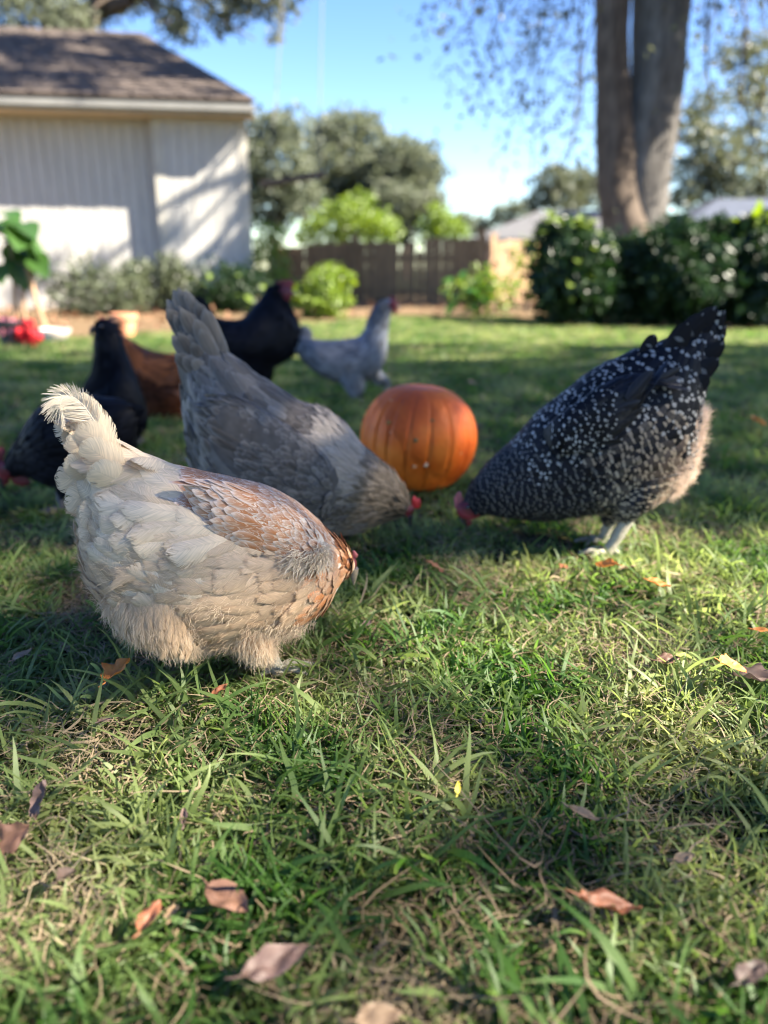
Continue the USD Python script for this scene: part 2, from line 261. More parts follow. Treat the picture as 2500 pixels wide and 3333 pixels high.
def vanes(pos, t, n, L, W, lift, curl, camber, tint, rng, nu=6, nv=5, tip=2.6, root=.45, sway=0.0):
    """Feathers as curved strips: every argument one row per feather. Gives (verts, quads, fth, tint)."""
    k = len(pos); u = np.linspace(0, 1, nu); v = np.linspace(-1, 1, nv); t = unit(t); n = unit(n - t * (n * t).sum(1, keepdims=True)); b = np.cross(n, t)
    prof = np.minimum(1, root + (1 - root) * u * 3.2) * np.maximum(1 - u ** tip, 0.0) ** .5; prof[-1] = .06
    U, Vv = np.meshgrid(u, v, indexing='ij'); P = np.repeat(prof[:, None], nv, 1) * Vv; U, Vv, P = U.ravel(), Vv.ravel(), P.ravel()
    sw = rng.normal(0, 1, k)[:, None] * sway
    X = L[:, None] * U * 1.0; Yv = W[:, None] * .5 * P + sw * L[:, None] * U ** 2
    Zv = L[:, None] * (np.broadcast_to(lift, (k,))[:, None] * U - np.broadcast_to(curl, (k,))[:, None] * U ** 2) - np.broadcast_to(camber, (k,))[:, None] * W[:, None] * P ** 2
    V = pos[:, None] + X[..., None] * t[:, None] + Yv[..., None] * b[:, None] + Zv[..., None] * n[:, None]
    i, j = np.meshgrid(np.arange(nu - 1), np.arange(nv - 1), indexing='ij'); a = (i * nv + j).ravel(); q = np.stack([a, a + nv, a + nv + 1, a + 1], 1)
    Q = (q[None] + (np.arange(k) * nu * nv)[:, None, None]).reshape(-1, 4)
    fth = np.stack([np.broadcast_to(U, (k, nu * nv)), np.broadcast_to(Vv, (k, nu * nv)), np.repeat(rng.uniform(0, 1, k)[:, None], nu * nv, 1)], -1).reshape(-1, 3)
    return V.reshape(-1, 3), Q, fth, np.repeat(np.asarray(tint, float), nu * nv, 0)
def put_vanes(name, parts, m, parent, label=None):
    V, Q, Ft, Ti, b = [], [], [], [], 0
    for v, q, f, t in parts: V.append(v); Q.append(q + b); Ft.append(f); Ti.append(t); b += len(v)
    p = obj(name, (np.vstack(V), np.vstack(Q)), m, parent, smooth=True, prim={'fth': np.vstack(Ft), 'tint': np.vstack(Ti)})
    if label: tag(p, label)
    return p

# ------------------------------------------------------------------ a bird's body: rings traced along its back and belly
def cr(P, n):
    """Catmull-Rom through the rows of P, n samples."""
    P = np.asarray(P, float); k = len(P); Q = np.vstack([2 * P[0] - P[1], P, 2 * P[-1] - P[-2]]); s = np.linspace(0, k - 1, n); i = np.minimum(s.astype(int), k - 2); t = (s - i)[:, None]
    a, b, c, d = Q[i], Q[i + 1], Q[i + 2], Q[i + 3]
    return .5 * (2 * b + (c - a) * t + (2 * a - 5 * b + 4 * c - d) * t ** 2 + (3 * b - a - 3 * c + d) * t ** 3)
class Loft:
    def __init__(self, top, bot, half, n, off=None, count=60):
        self.n = unit(n); A = cr(np.hstack([top, bot, np.asarray(half, float)[:, None], (np.zeros(len(top)) if off is None else np.asarray(off, float))[:, None]]), count)
        self.c = (A[:, :3] + A[:, 3:6]) / 2 + A[:, 7:8] * self.n; self.a = (A[:, :3] - A[:, 3:6]) / 2; self.w = np.maximum(A[:, 6], .002); self.count = count
    def at(self, s, th):
        """s from 0 (tail) to 1 (head), th from 0 (back) by +pi/2 (camera side) to pi (belly)."""
        s = np.clip(np.asarray(s, float), 0, 1) * (self.count - 1); i = np.minimum(s.astype(int), self.count - 2); f = (s - i)[..., None]
        g = lambda Z: Z[i] * (1 - f) + Z[i + 1] * f
        return g(self.c) + g(self.a) * np.cos(th)[..., None] + self.n * g(self.w[:, None]) * np.sin(th)[..., None]
    def frame(self, s, th):
        """point, outward normal, direction towards the tail"""
        e = .015; p = self.at(s, th); ds = self.at(np.minimum(s + e, 1), th) - self.at(np.maximum(s - e, 0), th); dt = self.at(s, th + .05) - self.at(s, th - .05)
        nn = unit(np.cross(dt, ds)); cc = self.at(s, th) - self.at(s, th + np.pi)
        nn = np.where((nn * cc).sum(-1, keepdims=True) < 0, -nn, nn)
        return p, nn, -unit(ds)
    def mesh(self, sides=28, shrink=0.0):
        th = np.linspace(0, 2 * np.pi, sides, endpoint=False); S, T = np.meshgrid(np.linspace(0, 1, self.count), th, indexing='ij'); v = self.at(S, T)
        c = v.mean(1, keepdims=True); d = v - c; v = c + d * (1 - shrink / np.maximum(np.linalg.norm(d, axis=-1, keepdims=True), shrink * 2 + 1e-6))
        m = tubeish(v); return m
    def rows(self, s0, s1, gap, across, t0, t1, rng, jitter=.25):
        """staggered rows of seats for feathers between s0 and s1"""
        S, T, k, s = [], [], 0, s0
        while s < s1:
            ss = np.array([s]); i = int(min(s, .999) * (self.count - 1))
            along = np.linalg.norm(self.c[min(i + 1, self.count - 1)] - self.c[i]) * (self.count - 1) + 1e-6
            per = np.pi * (np.linalg.norm(self.a[i]) + self.w[i]) * (t1 - t0) / (2 * np.pi); m = max(2, int(per / across))
            t = t0 + (t1 - t0) * (np.arange(m) + .5 * (k % 2) + rng.uniform(-jitter, jitter, m)) / m
            S.append(s + rng.uniform(-jitter, jitter, m) * gap / along); T.append(t); s += gap / along; k += 1
        return np.clip(np.concatenate(S), 0, 1), np.concatenate(T)
def tubeish(v):
    n, m = v.shape[:2]; f = []
    i, j = np.meshgrid(np.arange(n - 1), np.arange(m), indexing='ij'); a = (i * m + j).ravel(); b = (i * m + (j + 1) % m).ravel()
    f = np.vstack([np.stack([a, b, b + m], 1), np.stack([a, b + m, a + m], 1)])
    V = np.vstack([v.reshape(-1, 3), v[:1].mean(1), v[-1:].mean(1)]); e = len(V); j = np.arange(m); k = (j + 1) % m
    f = np.vstack([f, np.stack([np.full(m, e - 2), k, j], 1), np.stack([np.full(m, e - 1), (n - 1) * m + j, (n - 1) * m + k], 1)])
    t = trimesh.Trimesh(V, f, process=False)
    if t.volume < 0: t.invert()
    return t
def union(ms, taubin=8, edge=.012):
    A = [manifold3d.Manifold(manifold3d.Mesh(np.asarray(m.vertices, np.float32), np.asarray(m.faces, np.uint32))) for m in ms]
    A = [x for x in A if x.status() == manifold3d.Error.NoError]
    M = manifold3d.Manifold.batch_boolean(A, manifold3d.OpType.Add).refine_to_length(edge); g = M.to_mesh()
    t = trimesh.Trimesh(g.vert_properties[:, :3], g.tri_verts); trimesh.smoothing.filter_taubin(t, iterations=taubin); return t

class Bird:
    def __init__(self, name, label, ref, yaw, skin, foot_z=0.0, dist=None):
        self.p0 = ground_at(*ref) if dist is None else at_y(ref[0], ref[1], dist)
        self.d = np.array([math.cos(math.radians(yaw)), math.sin(math.radians(yaw)), 0]); self.n = np.array([self.d[1], -self.d[0], 0.])
        if self.n[1] > 0: self.n = -self.n
        self.T = thing(name, label, 'hen', (self.p0[0], self.p0[1], 0)); self.skin = skin; self.meshes = []
    def px(self, x, y, off=0.0): return on_plane(x, y, self.p0 + self.n * off, self.n)
    def loft(self, st, off=None, count=60, o=0.0):
        """stations: (top x, top y, bottom x, bottom y, half width)"""
        top = np.array([self.px(s[0], s[1], o) for s in st]); bot = np.array([self.px(s[2], s[3], o) for s in st])
        return Loft(top, bot, [s[4] for s in st], self.n, off, count)
    def flip(self, p): return p - 2 * ((p - self.p0) @ self.n)[..., None] * self.n
    def body(self, lofts, shrink=.006):
        return obj('body', union([l.mesh(shrink=shrink) for l in lofts]), self.skin, self.T, smooth=True)
    def cover(self, lf, s0, s1, t0, t1, L, W, gap, across, colour, rng, lift=(.10, .22), curl=.12, camber=.12, droop=0.0, sink=.004, nu=6, nv=5, tip=2.6, turn=.12, comb=None, mirror=False, sway=.04, keep=None, flow=1):
        s, th = lf.rows(s0, s1, gap, across, t0, t1, rng)
        if keep is not None: k = keep(s, th); s, th = s[k], th[k]
        p, n, t = lf.frame(s, th); t = t * flow; m = len(s); b = np.cross(n, t)
        t = unit(t + b * rng.normal(0, turn, m)[:, None] + np.array([0, 0, -droop])); t = unit(t - n * (t * n).sum(1, keepdims=True)); p = p - n * sink
        if mirror: p = self.flip(p); n = n - 2 * (n @ self.n)[:, None] * self.n; t = t - 2 * (t @ self.n)[:, None] * self.n
        Ls = np.broadcast_to(L(s, th) if callable(L) else L, (m,)) * rng.uniform(.8, 1.2, m); Ws = np.broadcast_to(W(s, th) if callable(W) else W, (m,)) * rng.uniform(.85, 1.15, m)
        return vanes(p, t, n, Ls, Ws, rng.uniform(*lift, m), curl, camber, colour(s, th, p, rng), rng, nu=nu, nv=nv, tip=tip, sway=sway)
    def quill(self, name, base, tipp, width, tint, m, rng, off0=0.0, off1=0.0, face=None, bow=.06, camber=.15, nu=12, nv=7, tip=4.0, label=None, side=0.0):
        """one long feather, base and tip given in the photograph"""
        a, b = self.px(*base, off0), self.px(*tipp, off1); d = b - a; L = np.linalg.norm(d); f = self.n if face is None else face
        r = vanes(a[None], d[None], np.asarray(f, float)[None], np.array([L]), np.array([width]), bow, bow, camber, [tint], rng, nu=nu, nv=nv, tip=tip, sway=side)
        return put_vanes(name, [r], m, self.T, label)
    def leg(self, name, hip, hock, foot, m, r=.006, off=.0, toes=True, dirn=None, parent=None):
        d = self.d if dirn is None else dirn
        a, b = self.px(*hock, off), self.px(*foot, off); b = b.copy(); b[2] = max(b[2], .004); ms = [tube(np.linspace(a, b, 7), np.linspace(r * 1.25, r, 7) * (1 + .08 * np.cos(np.arange(7) * 2.1)), 8)]
        if toes:
            sd = np.cross([0, 0, 1.0], d)
            for ang, l in ((-.55, .042), (0, .055), (.55, .042), (math.pi, .026)):
                q = d * math.cos(ang) + sd * math.sin(ang); k = np.linspace(0, 1, 6)[:, None]
                pts = b + q * l * k + np.array([0, 0, 1.]) * (.006 * np.sin(k * 3.14) - .002 * k); ms.append(tube(pts, np.linspace(r * .75, r * .28, 6), 7))
        return obj(name, cat(ms), m, self.T, smooth=50)
    def comb(self, pts, thick, m, name='comb', parent=None):
        """a flat fleshy piece outlined in the photograph"""
        P = np.array([self.px(*p) for p in pts]); c = P.mean(0); k = len(P)
        V = np.vstack([P + self.n * thick * .35, P - self.n * thick * .35, [c + self.n * thick], [c - self.n * thick]]); f = []
        for i in range(k):
            j = (i + 1) % k; f += [[i, j, 2*k], [k+j, k+i, 2*k+1], [i, k+i, k+j], [i, k+j, j]]
        t = trimesh.Trimesh(V, f, process=False); t.fix_normals()
        return obj(name, t, m, parent or self.T, smooth=60)
    def blob(self, name, c, r, m, off=0.0, stretch=(1, 1, 1), parent=None):
        s = trimesh.creation.icosphere(2, 1.0); R = np.stack([self.d, self.n, [0, 0, 1.]], 1); v = s.vertices * np.array(stretch) * r
        s.vertices = v @ R.T + self.px(*c, off); return obj(name, s, m, parent or self.T, smooth=True)
    def beak(self, base, tipp, r, m, off=0.0):
        a, b = self.px(*base, off), self.px(*tipp, off); k = np.linspace(0, 1, 6)
        pts = a + (b - a) * k[:, None] - np.array([0, 0, 1.]) * (np.linalg.norm(b - a) * .18 * k ** 2)[:, None]
        return obj('beak', tube(pts, r * (1 - k ** 1.6 * .93), 8), m, self.T, smooth=50)
    def fluff(self, name, spots, m, rng, length=(.015, .03), width=.0006, clump=7, spread=.006, droop=.5):
        """soft barbs: (points, normals, directions) of a loft"""
        P, N, D = spots; k = len(P); L = rng.uniform(*length, k)
        P = np.repeat(P, clump, 0) + rng.normal(0, spread, (k * clump, 3)); N = np.repeat(N, clump, 0); D = np.repeat(D, clump, 0); L = np.repeat(L, clump) * rng.uniform(.6, 1.2, k * clump)
        e = unit(N * .55 + D * .8 + rng.normal(0, .28, P.shape)); u = np.array([0, .35, .7, 1.0])
        C = P[:, None] - N[:, None] * .004 + e[:, None] * (L[:, None] * u)[..., None] + np.array([0, 0, -droop]) * (L[:, None] * u ** 2)[..., None] + rng.normal(0, .0012, (len(P), 4, 3)) * u[None, :, None]
        off = np.array(UsdGeom.XformCache().GetLocalToWorldTransform(self.T).ExtractTranslation())
        c = UsdGeom.BasisCurves.Define(stage, path_of(name, self.T)); c.CreateTypeAttr('linear')
        c.CreatePointsAttr(Vt.Vec3fArray.FromNumpy((C.reshape(-1, 3) - off).astype(np.float32))); c.CreateCurveVertexCountsAttr(Vt.IntArray.FromNumpy(np.full(len(P), 4, np.int32)))
        wv = np.tile(np.array([1, .85, .6, .2]), len(P)) * width; c.CreateWidthsAttr(Vt.FloatArray.FromNumpy(wv.astype(np.float32))); c.SetWidthsInterpolation('vertex')
        UsdShade.MaterialBindingAPI.Apply(c.GetPrim()).Bind(m); return c.GetPrim()
def spots(lf, k, s0, s1, t0, t1, rng):
    s, th = rng.uniform(s0, s1, k), rng.uniform(t0, t1, k); return lf.frame(s, th)
def mixc(a, b, f): f = np.clip(f, 0, 1)[:, None]; return np.asarray(a) * (1 - f) + np.asarray(b) * f
def vary(c, rng, k=.12): return np.clip(np.asarray(c) * (1 + rng.normal(0, k, (len(c), 1))), .002, .95)
# ------------------------------------------------------------------ the hens
M_red = plain('comb_red', (.46, .025, .025), .5, .4, subsurface_weight=.3, subsurface_scale=.004)
M_darkred = plain('comb_dark_red', (.11, .012, .016), .55, .4)
M_pink = plain('comb_pink', (.34, .09, .09), .5, .4)
M_beak = noisy('beak_horn', (.12, .09, .07), (.3, .24, .18), scale=120, rough=.4)
M_darkbeak = plain('dark_beak', (.02, .018, .016), .4)
M_shank = noisy('shank_scales', (.19, .17, .13), (.36, .33, .26), scale=260, rough=.6, bump=.002)
M_darkshank = noisy('dark_shank', (.03, .03, .035), (.09, .09, .1), scale=200, rough=.6)
M_eye = plain('eye', (.02, .01, .005), .05, .8)
R = math.radians
def hen_rng(k): return np.random.default_rng(100 + k)

def down_spots(*a): p, n, t = spots(*a); return p, n, -t
# --- the cream hen in front, seen from behind and the side
rng = hen_rng(1)
CREAM, BEIGE, RUST, BROWN = np.array([.76, .61, .43]), np.array([.49, .32, .19]), np.array([.42, .165, .065]), np.array([.23, .075, .028])
B = Bird('hen', 'cream and rust hen nearest the camera, pecking with her fluffy rear turned to us', (760, 2165), 22, noisy('cream_skin', (.55, .42, .3), (.7, .58, .45), scale=60, rough=.9))
b1 = B.loft([(300, 1400, 250, 1490, .02), (400, 1446, 245, 1620, .05), (490, 1478, 262, 1800, .085), (580, 1508, 320, 1950, .108), (680, 1532, 455, 2050, .122), (790, 1556, 640, 2090, .125),
             (900, 1588, 800, 2070, .118), (990, 1640, 925, 2035, .104), (1050, 1695, 1020, 1975, .082), (1085, 1740, 1070, 1915, .06), (1118, 1762, 1100, 1885, .042), (1148, 1800, 1128, 1872, .026), (1156, 1830, 1140, 1862, .012)])
lobe = B.loft([(690, 1840, 330, 1830, .085), (676, 1950, 338, 1970, .088), (664, 2036, 410, 2036, .076), (648, 2086, 510, 2082, .045), (620, 2106, 560, 2104, .012)], o=.03)
thigh = B.loft([(920, 1860, 640, 1880, .05), (908, 1960, 700, 1990, .052), (896, 2056, 722, 2066, .046), (886, 2104, 770, 2116, .032), (874, 2128, 826, 2136, .014)], o=.05)
thigh2 = B.loft([(880, 1900, 640, 1900, .05), (850, 2020, 650, 2030, .045), (800, 2095, 690, 2100, .03), (770, 2118, 735, 2122, .012)], o=-.06)
wing = B.loft([(652, 1590, 664, 1630, .006), (668, 1562, 694, 1765, .015), (750, 1572, 760, 1818, .028), (860, 1606, 860, 1846, .033), (960, 1650, 950, 1862, .032), (1035, 1716, 1030, 1850, .022), (1062, 1766, 1058, 1806, .007)], o=.083)
B.body([b1, lobe, thigh, thigh2])
F_tail1 = feather_mat('cream_plume', streak=(.80, 1.08), fray=.36, shaft=(.92, .06), trans=.25, rough=.6, edge=(.74, .6, .42), edge_amt=.3)
F_soft1 = feather_mat('cream_soft', streak=(.8, 1.1), fray=.8, shaft=(1.05, .06), trans=.25, rough=.8, sheen=.2)
F_wing1 = feather_mat('rust_pencilled', streak=(.86, 1.08), fray=.18, shaft=(1.1, .07), trans=.08, rough=.6, penc=(10, 1.3, .37, .47), penc_c=tuple(RUST), edge=(.70, .58, .48), edge_amt=.6, edge_at=(.62, .92))
F_breast1 = feather_mat('rust_breast', streak=(.8, 1.15), fray=.3, shaft=(1.2, .06), rough=.6, edge=(.62, .4, .25), edge_amt=.5, edge_at=(.6, .95))
F_neck1 = feather_mat('brown_hackle', streak=(.6, 1.3), fray=.2, shaft=(.6, .12), rough=.45, edge=(.42, .2, .09), edge_amt=.6)
C = np.array
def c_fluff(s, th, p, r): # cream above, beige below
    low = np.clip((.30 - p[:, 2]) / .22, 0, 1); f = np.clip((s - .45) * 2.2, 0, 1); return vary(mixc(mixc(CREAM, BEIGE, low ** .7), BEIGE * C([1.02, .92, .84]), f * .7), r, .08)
def c_cream(s, th, p, r): return vary(mixc(CREAM, C([.60, .44, .28]), r.uniform(0, 1, len(s)) ** 3), r, .05)
def c_wing(s, th, p, r): return vary(mixc(C([.70, .56, .42]), C([.52, .27, .14]), r.uniform(0, 1, len(s)) ** 1.5 * .8), r, .07)
def c_breast(s, th, p, r): return vary(mixc(RUST * 1.15, C([.66, .44, .28]), r.uniform(0, 1, len(s)) * .7), r, .12)
def c_neck(s, th, p, r): return vary(mixc(BROWN, RUST * .9, r.uniform(0, 1, len(s)) ** 2), r, .2)
put_vanes('fluff_plumage', [
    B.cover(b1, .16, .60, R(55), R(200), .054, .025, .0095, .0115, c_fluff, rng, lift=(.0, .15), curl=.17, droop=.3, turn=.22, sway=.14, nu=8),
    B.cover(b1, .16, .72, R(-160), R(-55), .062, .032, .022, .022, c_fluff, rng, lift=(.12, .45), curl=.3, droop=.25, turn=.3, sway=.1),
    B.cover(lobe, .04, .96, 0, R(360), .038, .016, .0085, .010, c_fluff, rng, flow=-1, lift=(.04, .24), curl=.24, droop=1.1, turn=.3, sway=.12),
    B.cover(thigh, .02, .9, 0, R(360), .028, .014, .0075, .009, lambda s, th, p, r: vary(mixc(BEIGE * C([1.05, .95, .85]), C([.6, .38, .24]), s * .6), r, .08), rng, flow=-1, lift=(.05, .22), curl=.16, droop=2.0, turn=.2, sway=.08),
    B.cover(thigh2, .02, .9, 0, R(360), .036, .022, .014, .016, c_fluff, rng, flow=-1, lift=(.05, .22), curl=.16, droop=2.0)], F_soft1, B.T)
put_vanes('rump_plumage', [
    B.cover(b1, .0, .40, R(-60), R(125), lambda s, th: .045 + .045 * np.clip(s * 6, 0, 1) * np.clip(1.6 - np.abs(th), .15, 1), .047, .015, .021, c_cream, rng, lift=(.02, .22), curl=.20, camber=.32, turn=.2, sway=.12, nu=8, tip=3.6, droop=.28, keep=lambda s, th: (s < .27) | (np.abs(th) > .75)),
    B.cover(b1, .03, .26, R(150), R(300), lambda s, th: .026 + .016 * np.clip(s * 6, 0, 1), .028, .014, .018, c_cream, rng, lift=(.02, .12), curl=.2, camber=.3, turn=.22, sway=.1, nu=8, tip=3.4, droop=.3)], F_tail1, B.T)
put_vanes('back_plumage', [B.cover(b1, .30, .84, R(-80), R(62), .026, .0138, .0066, .008, c_wing, rng, lift=(.03, .09), curl=.1, turn=.1)], F_wing1, B.T)
put_vanes('breast_plumage', [B.cover(b1, .60, .95, R(40), R(320), .030, .019, .0085, .011, c_breast, rng, lift=(.06, .2), curl=.14, turn=.12)], F_breast1, B.T)
put_vanes('hackle', [B.cover(b1, .84, .99, R(-125), R(125), .034, .010, .006, .0055, c_neck, rng, lift=(.05, .16), curl=.1, turn=.08, nu=6, nv=4)], F_neck1, B.T)
wp = obj('wing', union([wing.mesh(shrink=.004)], 3), B.skin, B.T, smooth=True)
put_vanes('wing_covert', [B.cover(wing, .38, .99, R(-10), R(190), .025, .0132, .0064, .0078, c_wing, rng, lift=(.03, .09), curl=.1, turn=.08)], F_wing1, wp)
put_vanes('wing_secondary', [B.cover(wing, .2, .50, R(0), R(185), .040, .018, .010, .010, c_wing, rng, lift=(.02, .07), curl=.05, turn=.05, nu=8)], F_wing1, wp)
M_down = plain('white_down', (.74, .60, .43), .8, .2); M_buffdown = plain('buff_down', (.55, .38, .24), .8, .2)
for (cx, cy, s0, s1, t0, t1, m_) in ((930, 1815, .62, .78, 95, 150, M_down), (1010, 1790, .8, .92, 75, 130, M_down)):
    B.fluff('down_tuft', spots(wing, 80, s0, s1, R(t0), R(t1), rng), m_, rng, (.012, .026), .0007, 7, .004, .1)
M_hair1 = noisy('beige_down', (.38, .255, .155), (.64, .5, .35), scale=22, rough=.85)
B.fluff('down', tuple(np.vstack(z) for z in zip(down_spots(lobe, 1000, .1, 1, 0, R(360), rng), spots(b1, 700, .12, .6, R(70), R(275), rng), spots(b1, 500, .3, .62, R(130), R(240), rng), down_spots(thigh, 700, .05, .98, 0, R(360), rng))), M_hair1, rng, (.006, .015), .00032, 12, .005, .3)
up = np.array([0, 0, 1.]); tl = [((360, 1480), (232, 1272), .050, -.01, .0), ((330, 1490), (268, 1290), .046, .01, .02), ((350, 1500), (214, 1424), .044, .02, .05), ((330, 1530), (208, 1500), .044, .02, .06), ((330, 1560), (176, 1560), .05, .0, .02),
                                 ((340, 1600), (206, 1626), .046, .01, .03), ((380, 1500), (262, 1372), .044, .03, .055), ((400, 1530), (262, 1440), .042, .04, .07), ((400, 1570), (290, 1520), .04, .05, .08), ((360, 1640), (256, 1690), .042, .03, .06), ((380, 1680), (262, 1760), .04, .03, .06)]
for a_, b_, w_, o0, o1 in tl: B.quill('tail_feather', a_, b_, w_, CREAM * rng.uniform(.92, 1.06), F_tail1, rng, o0, o1, bow=rng.uniform(.05, .16), side=.06)
# the curled plume at the tip of her tail: a shaft with loose barbs
pl = [B.px(*q, .02) for q in ((335, 1420), (300, 1360), (268, 1316), (232, 1290), (196, 1290), (182, 1312))]
sh = cr(pl, 24); pm = [tube(sh, np.linspace(.0011, .0003, 24), 5)]
for i in range(3, 24):
    tdir = unit(sh[min(i + 1, 23)] - sh[i - 1]); sdir = np.cross(tdir, B.n)
    for sg in (-1, 1):
        for q in range(10):
            l = (.034 if sg < 0 else .024) * rng.uniform(.7, 1.1) * (1 - .4 * (i / 23)); kk = np.linspace(0, 1, 5)[:, None]
            dr = unit(tdir * .75 + sdir * sg + B.n * rng.normal(0, .25)); base = sh[i] + tdir * rng.uniform(-.003, .003)
            pts = base + dr * l * kk + (tdir * .35 * l + np.array([0, 0, -.25 * l])) * kk ** 2; pm.append(tube(pts, np.linspace(.0004, .00018, 5), 3, cap=False))
tag(obj('tail_plume', cat(pm), plain('plume', (.6, .52, .40), .6, .3), B.T), 'curled loose plume at the tip of the tail')
B.leg('leg', None, (850, 2090), (908, 2184), M_shank, .0105, .05); B.leg('leg', None, (745, 2135), (720, 2175), M_darkshank, .007, -.06)
B.comb([(1148, 1794), (1155, 1792), (1159, 1799), (1164, 1803), (1163, 1812), (1156, 1817), (1149, 1812)], .004, M_pink)
B.beak((1150, 1850), (1152, 1896), .008, M_beak); B.blob('eye', (1136, 1822), .0045, M_eye, .022); B.blob('face', (1138, 1836), .011, M_darkred, .006, (1, .9, 1.1))

# --- the grey hen behind her
rng = hen_rng(2)
GREY, PALE, TAUPE = np.array([.118, .096, .078]), np.array([.275, .225, .178]), np.array([.24, .19, .14])
B = Bird('hen', 'grey hen with a raised tail pecking between the cream hen and the pumpkin', (960, 1765), 4, noisy('grey_skin', (.06, .051, .044), (.10, .086, .075), scale=60, rough=.9))
b2 = B.loft([(640, 1040, 578, 1070, .012), (718, 1122, 584, 1240, .035), (808, 1188, 600, 1400, .066), (898, 1252, 640, 1560, .09), (990, 1304, 730, 1680, .102), (1078, 1340, 860, 1738, .106),
             (1146, 1396, 990, 1752, .096), (1196, 1455, 1100, 1742, .078), (1248, 1500, 1172, 1732, .058), (1296, 1545, 1235, 1712, .042), (1330, 1600, 1280, 1698, .03), (1346, 1640, 1318, 1688, .016)])
wing = B.loft([(690, 1330, 640, 1400, .006), (730, 1290, 690, 1530, .02), (820, 1310, 780, 1620, .03), (920, 1370, 900, 1670, .034), (1010, 1430, 1000, 1690, .03), (1080, 1500, 1070, 1680, .02), (1110, 1560, 1100, 1640, .006)], o=.082)
th_ = B.loft([(960, 1640, 720, 1600, .05), (950, 1720, 780, 1700, .04), (930, 1780, 850, 1775, .02), (915, 1800, 885, 1798, .01)], o=.045)
th2 = B.loft([(900, 1640, 700, 1600, .05), (890, 1720, 740, 1700, .04), (870, 1780, 800, 1775, .02), (855, 1795, 825, 1795, .01)], o=-.05)
B.body([b2, th_, th2])
F_g = feather_mat('grey_feather', streak=(.74, 1.18), fray=.16, shaft=(.55, .10), rough=.55, edge=(.215, .188, .168), edge_amt=.5, edge_at=(.5, .9), sheen=.1)
F_gtail = feather_mat('grey_tail', streak=(.8, 1.15), fray=.12, shaft=(.6, .05), rough=.5, edge=(.30, .28, .26), edge_amt=.4, edge_at=(.7, 1), trans=.1)
F_gcape = feather_mat('pale_cape', streak=(.74, 1.2), fray=.25, shaft=(.7, .12), rough=.55, edge=(.36, .30, .25), edge_amt=.5, edge_at=(.4, .9))
F_gneck = feather_mat('taupe_hackle', streak=(.6, 1.25), fray=.15, shaft=(.5, .14), rough=.5, edge=(.21, .16, .115), edge_amt=.6, edge_at=(.3, .9))
def cg(s, th, p, r): return vary(mixc(GREY, GREY * .55, r.uniform(0, 1, len(s)) ** 1.5), r, .12)
def cg_rump(s, th, p, r): return vary(mixc(C([.19, .163, .138]), C([.085, .072, .06]), r.uniform(0, 1, len(s))), r, .15)
def cgc(s, th, p, r): return vary(mixc(PALE, C([.20, .155, .115]), np.clip((s - .58) * 6, 0, 1)), r, .1)
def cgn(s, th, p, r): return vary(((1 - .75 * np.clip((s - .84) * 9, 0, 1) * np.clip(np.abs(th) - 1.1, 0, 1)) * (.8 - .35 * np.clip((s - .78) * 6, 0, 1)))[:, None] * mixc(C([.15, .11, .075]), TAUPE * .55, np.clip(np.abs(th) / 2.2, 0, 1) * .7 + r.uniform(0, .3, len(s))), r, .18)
put_vanes('rump_plumage', [B.cover(b2, .02, .36, R(-100), R(180), .058, .03, .015, .018, cg_rump, rng, lift=(.06, .2), curl=.14, camber=.2, turn=.15)], F_gtail, B.T)
put_vanes('fluff_plumage', [B.cover(b2, .14, .62, R(80), R(280), .045, .027, .012, .016, lambda s, th, p, r: vary(np.tile(C([.15, .128, .11]), (len(s), 1)), r, .12), rng, lift=(.08, .25), curl=.18, droop=.2, turn=.2),
                            B.cover(th_, .02, .92, 0, R(360), .03, .02, .011, .013, cg, rng, flow=-1, droop=2.), B.cover(th2, .02, .92, 0, R(360), .03, .02, .013, .015, cg, rng, flow=-1, droop=2.)], F_g, B.T)
put_vanes('back_plumage', [B.cover(b2, .30, .52, R(-120), R(90), .04, .023, .011, .013, cg, rng, lift=(.05, .13))], F_g, B.T)
put_vanes('cape', [B.cover(b2, .48, .74, R(-120), R(95), .046, .0165, .0095, .0095, cgc, rng, lift=(.05, .13), turn=.08, nu=7, nv=4)], F_gcape, B.T)
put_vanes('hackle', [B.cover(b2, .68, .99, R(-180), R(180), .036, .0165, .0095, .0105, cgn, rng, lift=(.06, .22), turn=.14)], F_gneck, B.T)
put_vanes('breast_plumage', [B.cover(b2, .55, .80, R(90), R(270), .03, .019, .009, .012, lambda s, th, p, r: vary(np.tile(C([.10, .08, .062]), (len(s), 1)), r, .15), rng)], F_g, B.T)
wp = obj('wing', union([wing.mesh(shrink=.004)], 3), B.skin, B.T, smooth=True)
put_vanes('wing_covert', [B.cover(wing, .36, .99, R(-10), R(190), .027, .0175, .0085, .0105, lambda s, th, p, r: vary(mixc(C([.15, .13, .112]), C([.07, .061, .055]), r.uniform(0, 1, len(s))), r, .12), rng, lift=(.08, .2), turn=.1)], F_g, wp)
put_vanes('wing_secondary', [B.cover(wing, .04, .42, R(-10), R(185), .05, .022, .012, .013, cg, rng, lift=(.04, .1), turn=.06, nu=7)], F_g, wp)
tips = [(548, 970), (560, 945), (578, 936), (598, 944), (618, 960), (636, 982), (652, 1010), (545, 1000), (556, 1040), (570, 1020), (590, 1000), (612, 1010), (630, 1040), (648, 1070), (560, 1090), (582, 1080), (606, 1090), (630, 1110), (570, 1150), (596, 1160), (624, 1170)]
